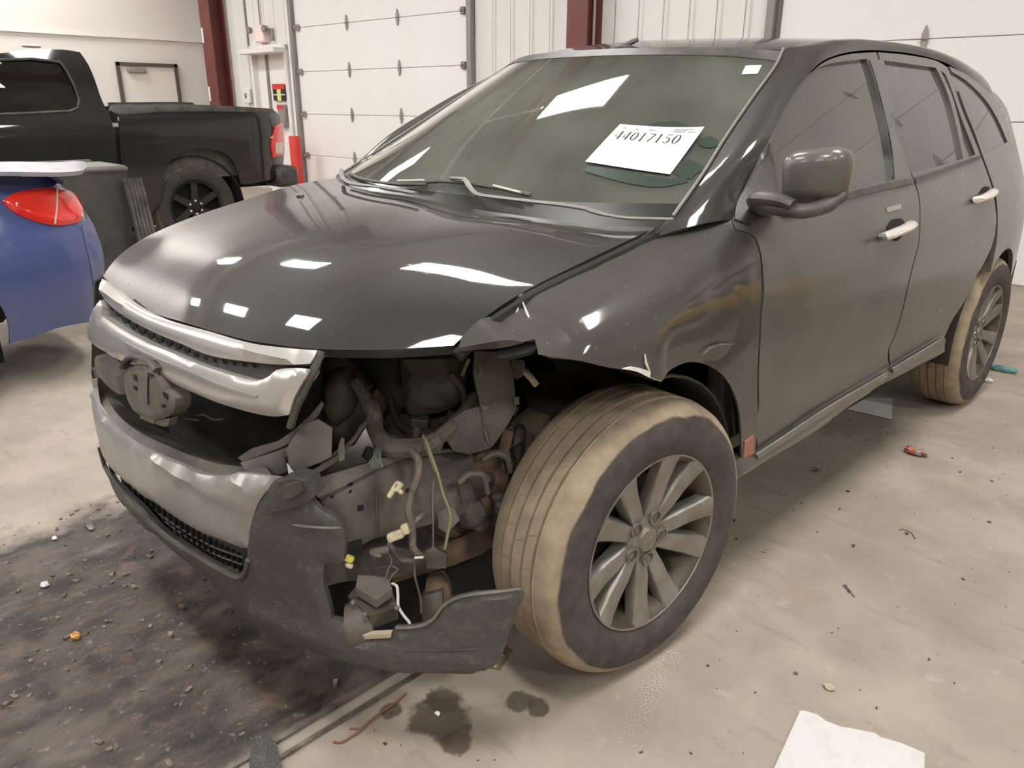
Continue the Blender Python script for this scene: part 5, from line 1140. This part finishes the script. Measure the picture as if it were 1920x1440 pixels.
patch('bumper_scuff', blp(152, 424, 160, 396, 180, 430, 200, 466, 206, 500, 198, 530, 182, 560, 174, 530, 168, 490, 158, 450), BP, mat('scuffed_bumper', (.17, .17, .24), .5, col2=(.07, .10, .26), nscale=9), blue, res=.03, thick=.004, off=.004)
for x in (-2.64, -3.98):
    for y in (-1.0, -3.6): twheel(BL, y, .33, .33, x, M['steel'])
grid('front_glass', [[V((-2.66, -3.0, .96)), V((-3.3, -3.1, .99)), V((-3.94, -3.0, .96))], [V((-2.75, -2.5, 1.40)), V((-3.3, -2.55, 1.43)), V((-3.85, -2.5, 1.40))]], M['pg'], BL, .005, cen=V((-3.3, -1.5, .5)))

# ================================================================ BIN, LINER, FLOOR LITTER
bn = empty('waste_bin', (-4.4, .43, 0), 'dark grey wheeled waste bin standing between the blue car and the pickup', 'bin')
def frust(c, a, b, z0, z1, ta):
    q = [V((c[0]+sx*a/2, c[1]+sy*b/2, z0)) for sx, sy in ((-1, -1), (1, -1), (1, 1), (-1, 1))]; t = [V((c[0]+sx*a*ta/2, c[1]+sy*b*ta/2, z1)) for sx, sy in ((-1, -1), (1, -1), (1, 1), (-1, 1))]
    return MB().add(q+t, [(3, 2, 1, 0), (4, 5, 6, 7)]+[(i, (i+1) % 4, 4+(i+1) % 4, 4+i) for i in range(4)])
gb = mat('bin_plastic', (.045, .043, .04), .5, col2=(.075, .07, .06), nscale=6)
frust((-4.4, .43), .44, .42, .05, .95, 1.22).build('bin_body', gb, bn, smooth=False)
MB().box((-4.4, .43, .965), (.56, .54, .05), None, .02).build('lid', mat('bin_lid', (.12, .11, .10), .5), bn)
for sy in (-.18, .18): MB().lathe([(-.03, 0), (-.03, .1), (.03, .1), (.03, 0)], 20, Matrix.Translation((-4.64, .43+sy, .1)) @ Matrix.Rotation(math.pi/2, 4, 'Z')).build('bin_wheel', M['black'], bn)
MB().tube([(-4.66, .23, .97), (-4.72, .23, .99), (-4.72, .63, .99), (-4.66, .63, .97)], .014, 8).build('bin_handle', M['black'], bn)
ln = MB()
p0 = [on(228, 330, 'x', -3.3), on(244, 335, 'x', -3.3), on(262, 400, 'x', -3.25), on(275, 450, 'x', -3.2)]
ax = [on(232, 335, 'x', -4.1), on(240, 360, 'x', -4.08), on(250, 400, 'x', -4.05), on(262, 450, 'x', -4.0), V((-3.95, .86, .02))]
for k in range(5): ln.tube(resample([p+V((0, .026*k, 0)) for p in ax], 12), .018, 6)
ln.build('fender_liner', M['black'], None, label='ribbed black plastic liner leaning beside the grey waste bin', cat='car part')

fl = bpy.data.objects['floor']
# drain edge angles in the floor
for x in (.495, .545): MB().box((x, -1.2, .003), (.010, 4.0, .012)).build('drain_edge', M['steel'], fl, smooth=False)
def flat_sheet(name, q, m, label, cat, th=.0015, z=.002, ragged=0, curl=0):
    pts = [on(a, b, 'z', z) for a, b in q]; pl = Plane((0, 0, z), (1, 0, 0), (0, 1, 0)); out = [(p.x, p.y) for p in pts]
    rr = random.Random(2)
    return patch(name, out, pl, m, None, res=.03, thick=th, off=th+z, curve=False, bump=(lambda a, b: curl*math.sin(a*31+b*17)) if curl else None, label=label, cat=cat)
flat_sheet('paper_sheet', P(1500, 1334, 1512, 1336, 1532, 1342, 1548, 1354, 1575, 1364, 1600, 1368, 1640, 1376, 1650, 1384, 1690, 1396, 1733, 1414, 1732, 1520, 1425, 1500), M['paperd'], 'white paper sheet with a torn upper edge lying on the floor in the foreground', 'paper', curl=.0006)
flat_sheet('paper_sheet', P(1600, 745, 1674, 748, 1671, 787, 1588, 768), M['paperd'], 'white paper sheet on the floor half under the suv sill', 'paper')
def crumple(name, px, py, size, m, label, cat, sx=1, sy=1, sz=.5, seed=1):
    p = on(px, py, 'z', 0); rr = random.Random(seed); mb = MB(); mb.se((0, 0, 0), (size*sx, size*sy, size*sz), .9, None, 14, 9)
    for i, v in enumerate(mb.v): k = .75+.5*rr.random(); mb.v[i] = V((v.x*k, v.y*k, v.z*k))
    z0 = min(v.z for v in mb.v); mb.v = [v+p-V((0, 0, z0)) for v in mb.v]; return mb.build(name, m, None, smooth=False, label=label, cat=cat)
crumple('candy_wrapper', 1716, 852, .042, M['orange'], 'crumpled orange and silver wrapper on the floor beside the suv', 'wrapper', 1.1, .6, .35, 3)
crumple('teal_scrap', 1876, 696, .07, M['teal'], 'small teal scrap on the floor behind the rear wheel', 'scrap', 1.2, .35, .2, 4)
crumple('white_scrap', 1850, 716, .03, M['white'], 'tiny white scrap on the floor beside the rear tyre', 'scrap', 1, .6, .3, 5)
crumple('amber_fragment', 143, 1197, .014, mat('amber_bit', (.65, .33, .10), .4), 'small amber fragment in the dark mud at the left', 'fragment', 1, .8, .6, 6)
crumple('cream_chip', 1555, 1291, .012, M['cream'], 'little cream chip on the clean floor above the torn paper', 'chip', 1.3, .8, .4, 7)
crumple('grey_chip', 1492, 1264, .006, M['steel'], 'tiny grey chip on the floor between the front wheel and torn paper', 'chip', 1, .8, .5, 8)
crumple('white_pebble', 820, 1340, .007, M['white'], 'white pebble on the dark oil spot below the bumper', 'pebble', 1, .8, .5, 9)
crumple('grey_shard', 168, 990, .018, M['steel'], 'flat grey shard at the upper edge of the mud by the bumper lip', 'shard', 1.6, .6, .3, 10)
crumple('white_pebble', 103, 1012, .009, M['white'], 'white pebble on the mud left of the grey shard', 'pebble', 1, .8, .6, 11)
crumple('pale_shard', 84, 1098, .014, M['paperd'], 'pale shard in the mud at the left edge of the picture', 'shard', 1.2, .8, .3, 12)
crumple('dark_clump', 1372, 978, .010, M['black'], 'small black clump on the floor just behind the front tyre', 'clump', 1.4, .8, .6, 13)
rr = random.Random(9); mb = MB()
for i in range(420):
    x = -1.05+rr.random()*1.5; y = -1.3+rr.random()*1.3; s_ = .002+.0055*rr.random()**3; mb.box((x, y, s_*.4), (s_*2*(1+rr.random()), s_*1.6, s_), Matrix.Rotation(rr.random()*3, 3, 'Z'))
mb.build('gravel', mat('grit', (.30, .24, .18), .8, col2=(.06, .05, .04), nscale=50), None, smooth=False, kind='stuff', label='loose grit and crumbs scattered over the muddy drain strip', cat='grit')
mb = MB()
for i in range(260):
    x = .6+rr.random()*2.6; y = -1.0+rr.random()*3.6; s_ = .0015+.004*rr.random()**4; mb.box((x, y, s_*.4), (s_*2*(1+rr.random()), s_*1.6, s_), Matrix.Rotation(rr.random()*3, 3, 'Z'))
mb.build('gravel', mat('dark_crumbs', (.09, .07, .055), .8), None, smooth=False, kind='stuff', label='sparse dark crumbs on the clean concrete beside the suv', cat='grit')
for (tx, ty, k_) in ((1531, 882, 1), (1592, 1108, 2), (1700, 1000, 3)):
    c_ = on(tx, ty, 'z', .004); r_2 = random.Random(k_)
    pt_ = [c_+V((.028*math.cos(t*.7+k_)+.008*r_2.random(), .02*math.sin(t*.9)+.008*r_2.random(), 0)) for t in range(6)]
    MB().tube(resample(pt_, 18), .0014, 5).se(c_, (.006, .005, .004), .9, None, 8, 5).build('thread_scrap', M['black'], None, label=('black thread tuft on the floor below the front door sill', 'black thread tuft farthest forward, straight right of the front wheel', 'black thread tuft in the middle of the clean floor')[k_-1], cat='thread')
q = [on(a, b, 'z', .004) for a, b in P(625, 1391, 640, 1392, 655, 1384, 672, 1372, 690, 1356, 720, 1332, 745, 1315, 762, 1300)]
w_ = MB().tube(resample(q, 30), .0028, 6); w_.tube([on(a, b, 'z', .004) for a, b in P(655, 1366, 672, 1366, 677, 1371, 668, 1377, 656, 1381)], .0022, 6)
w_.build('bent_wire', mat('rusty_wire', (.22, .10, .06), .7), None, label='thin rusty bent wire on the floor below the bumper', cat='wire')
g_ = [on(a, b, 'z', .0) for a, b in P(478, 1386, 497, 1380, 520, 1402, 530, 1450, 545, 1520, 470, 1520, 468, 1430)]
MB().prism(g_, V((0, 0, .012))).build('plastic_piece', M['cover'], None, smooth=False, label='broken grey plastic piece on the mud at the bottom of the picture', cat='car part')
# small tag with yellow green writing on the floor by the bumper end
tg = [on(a, b, 'z', .001) for a, b in P(912, 1252, 930, 1225, 944, 1208, 962, 1218, 948, 1240, 938, 1258)]
tgo = MB().prism(tg, V((0, 0, .001))).build('floor_tag', mat('olive_tag', (.13, .10, .05), .7, col2=(.20, .16, .10), nscale=60), None, smooth=False, label='small olive tag with hand-written yellow letters on the floor by the bumper end', cat='tag')
ym = mat('yellow_writing', (.62, .62, .34), .6); 
def wr(*q, r=.0016): MB().tube(resample([on(a, b, 'z', .003) for a, b in P(*q)], 14), r, 5, flat=.4).build('letter', ym, tgo)
wr(917, 1248, 919, 1243, 924, 1242, 927, 1246, 928, 1251, 931, 1247); wr(925, 1238, 928, 1241, 933, 1241, 935, 1237, 934, 1234, 929, 1232); wr(933, 1229, 940, 1235); wr(941, 1228, 937, 1233); wr(937, 1222, 946, 1232)

# yellow lift truck standing out of view to the right; the fender and side glass mirror it
LT = empty('lift_truck', (3.3, 3.9, 0), 'yellow lift truck standing beyond the right edge of the picture', 'forklift')
MB().box((3.3, 3.80, .62), (1.0, 1.7, .7), None, .12).build('chassis', M['yellowv'], LT)
MB().box((3.3, 2.95, .9), (.95, .45, .6), None, .15).build('counterweight', M['yellowv'], LT)
for sx in (-.42, .42):
    for sy in (-.5, .6): MB().tube([(3.3+sx, 3.8+sy, .9), (3.3+sx*.9, 3.8+sy*.8, 2.1)], .03, 8).build('guard_post', M['black'], LT)
MB().box((3.3, 3.85, 2.12), (.9, 1.2, .05), None, .02).build('overhead_guard', M['black'], LT)
for sx in (-.3, .3): MB().box((3.3+sx, 4.8, 1.1), (.08, .12, 2.1), None, .01).build('mast', M['black'], LT)
MB().se((3.3, 3.75, 1.1), (.25, .25, .08), .6).se((3.3, 3.50, 1.3), (.24, .07, .25), .6).build('seat', M['dash'], LT)
for sx in (-.5, .5):
    for sy in (-.65, .7):
        t = MB().lathe([(-.1, 0), (-.1, .26), (-.07, .29), (.07, .29), (.1, .26), (.1, .12), (.06, .1), (.06, 0)], 28, Matrix.Translation((3.3+sx, 3.8+sy, .29))); t.build('wheel', M['tyred'], LT)
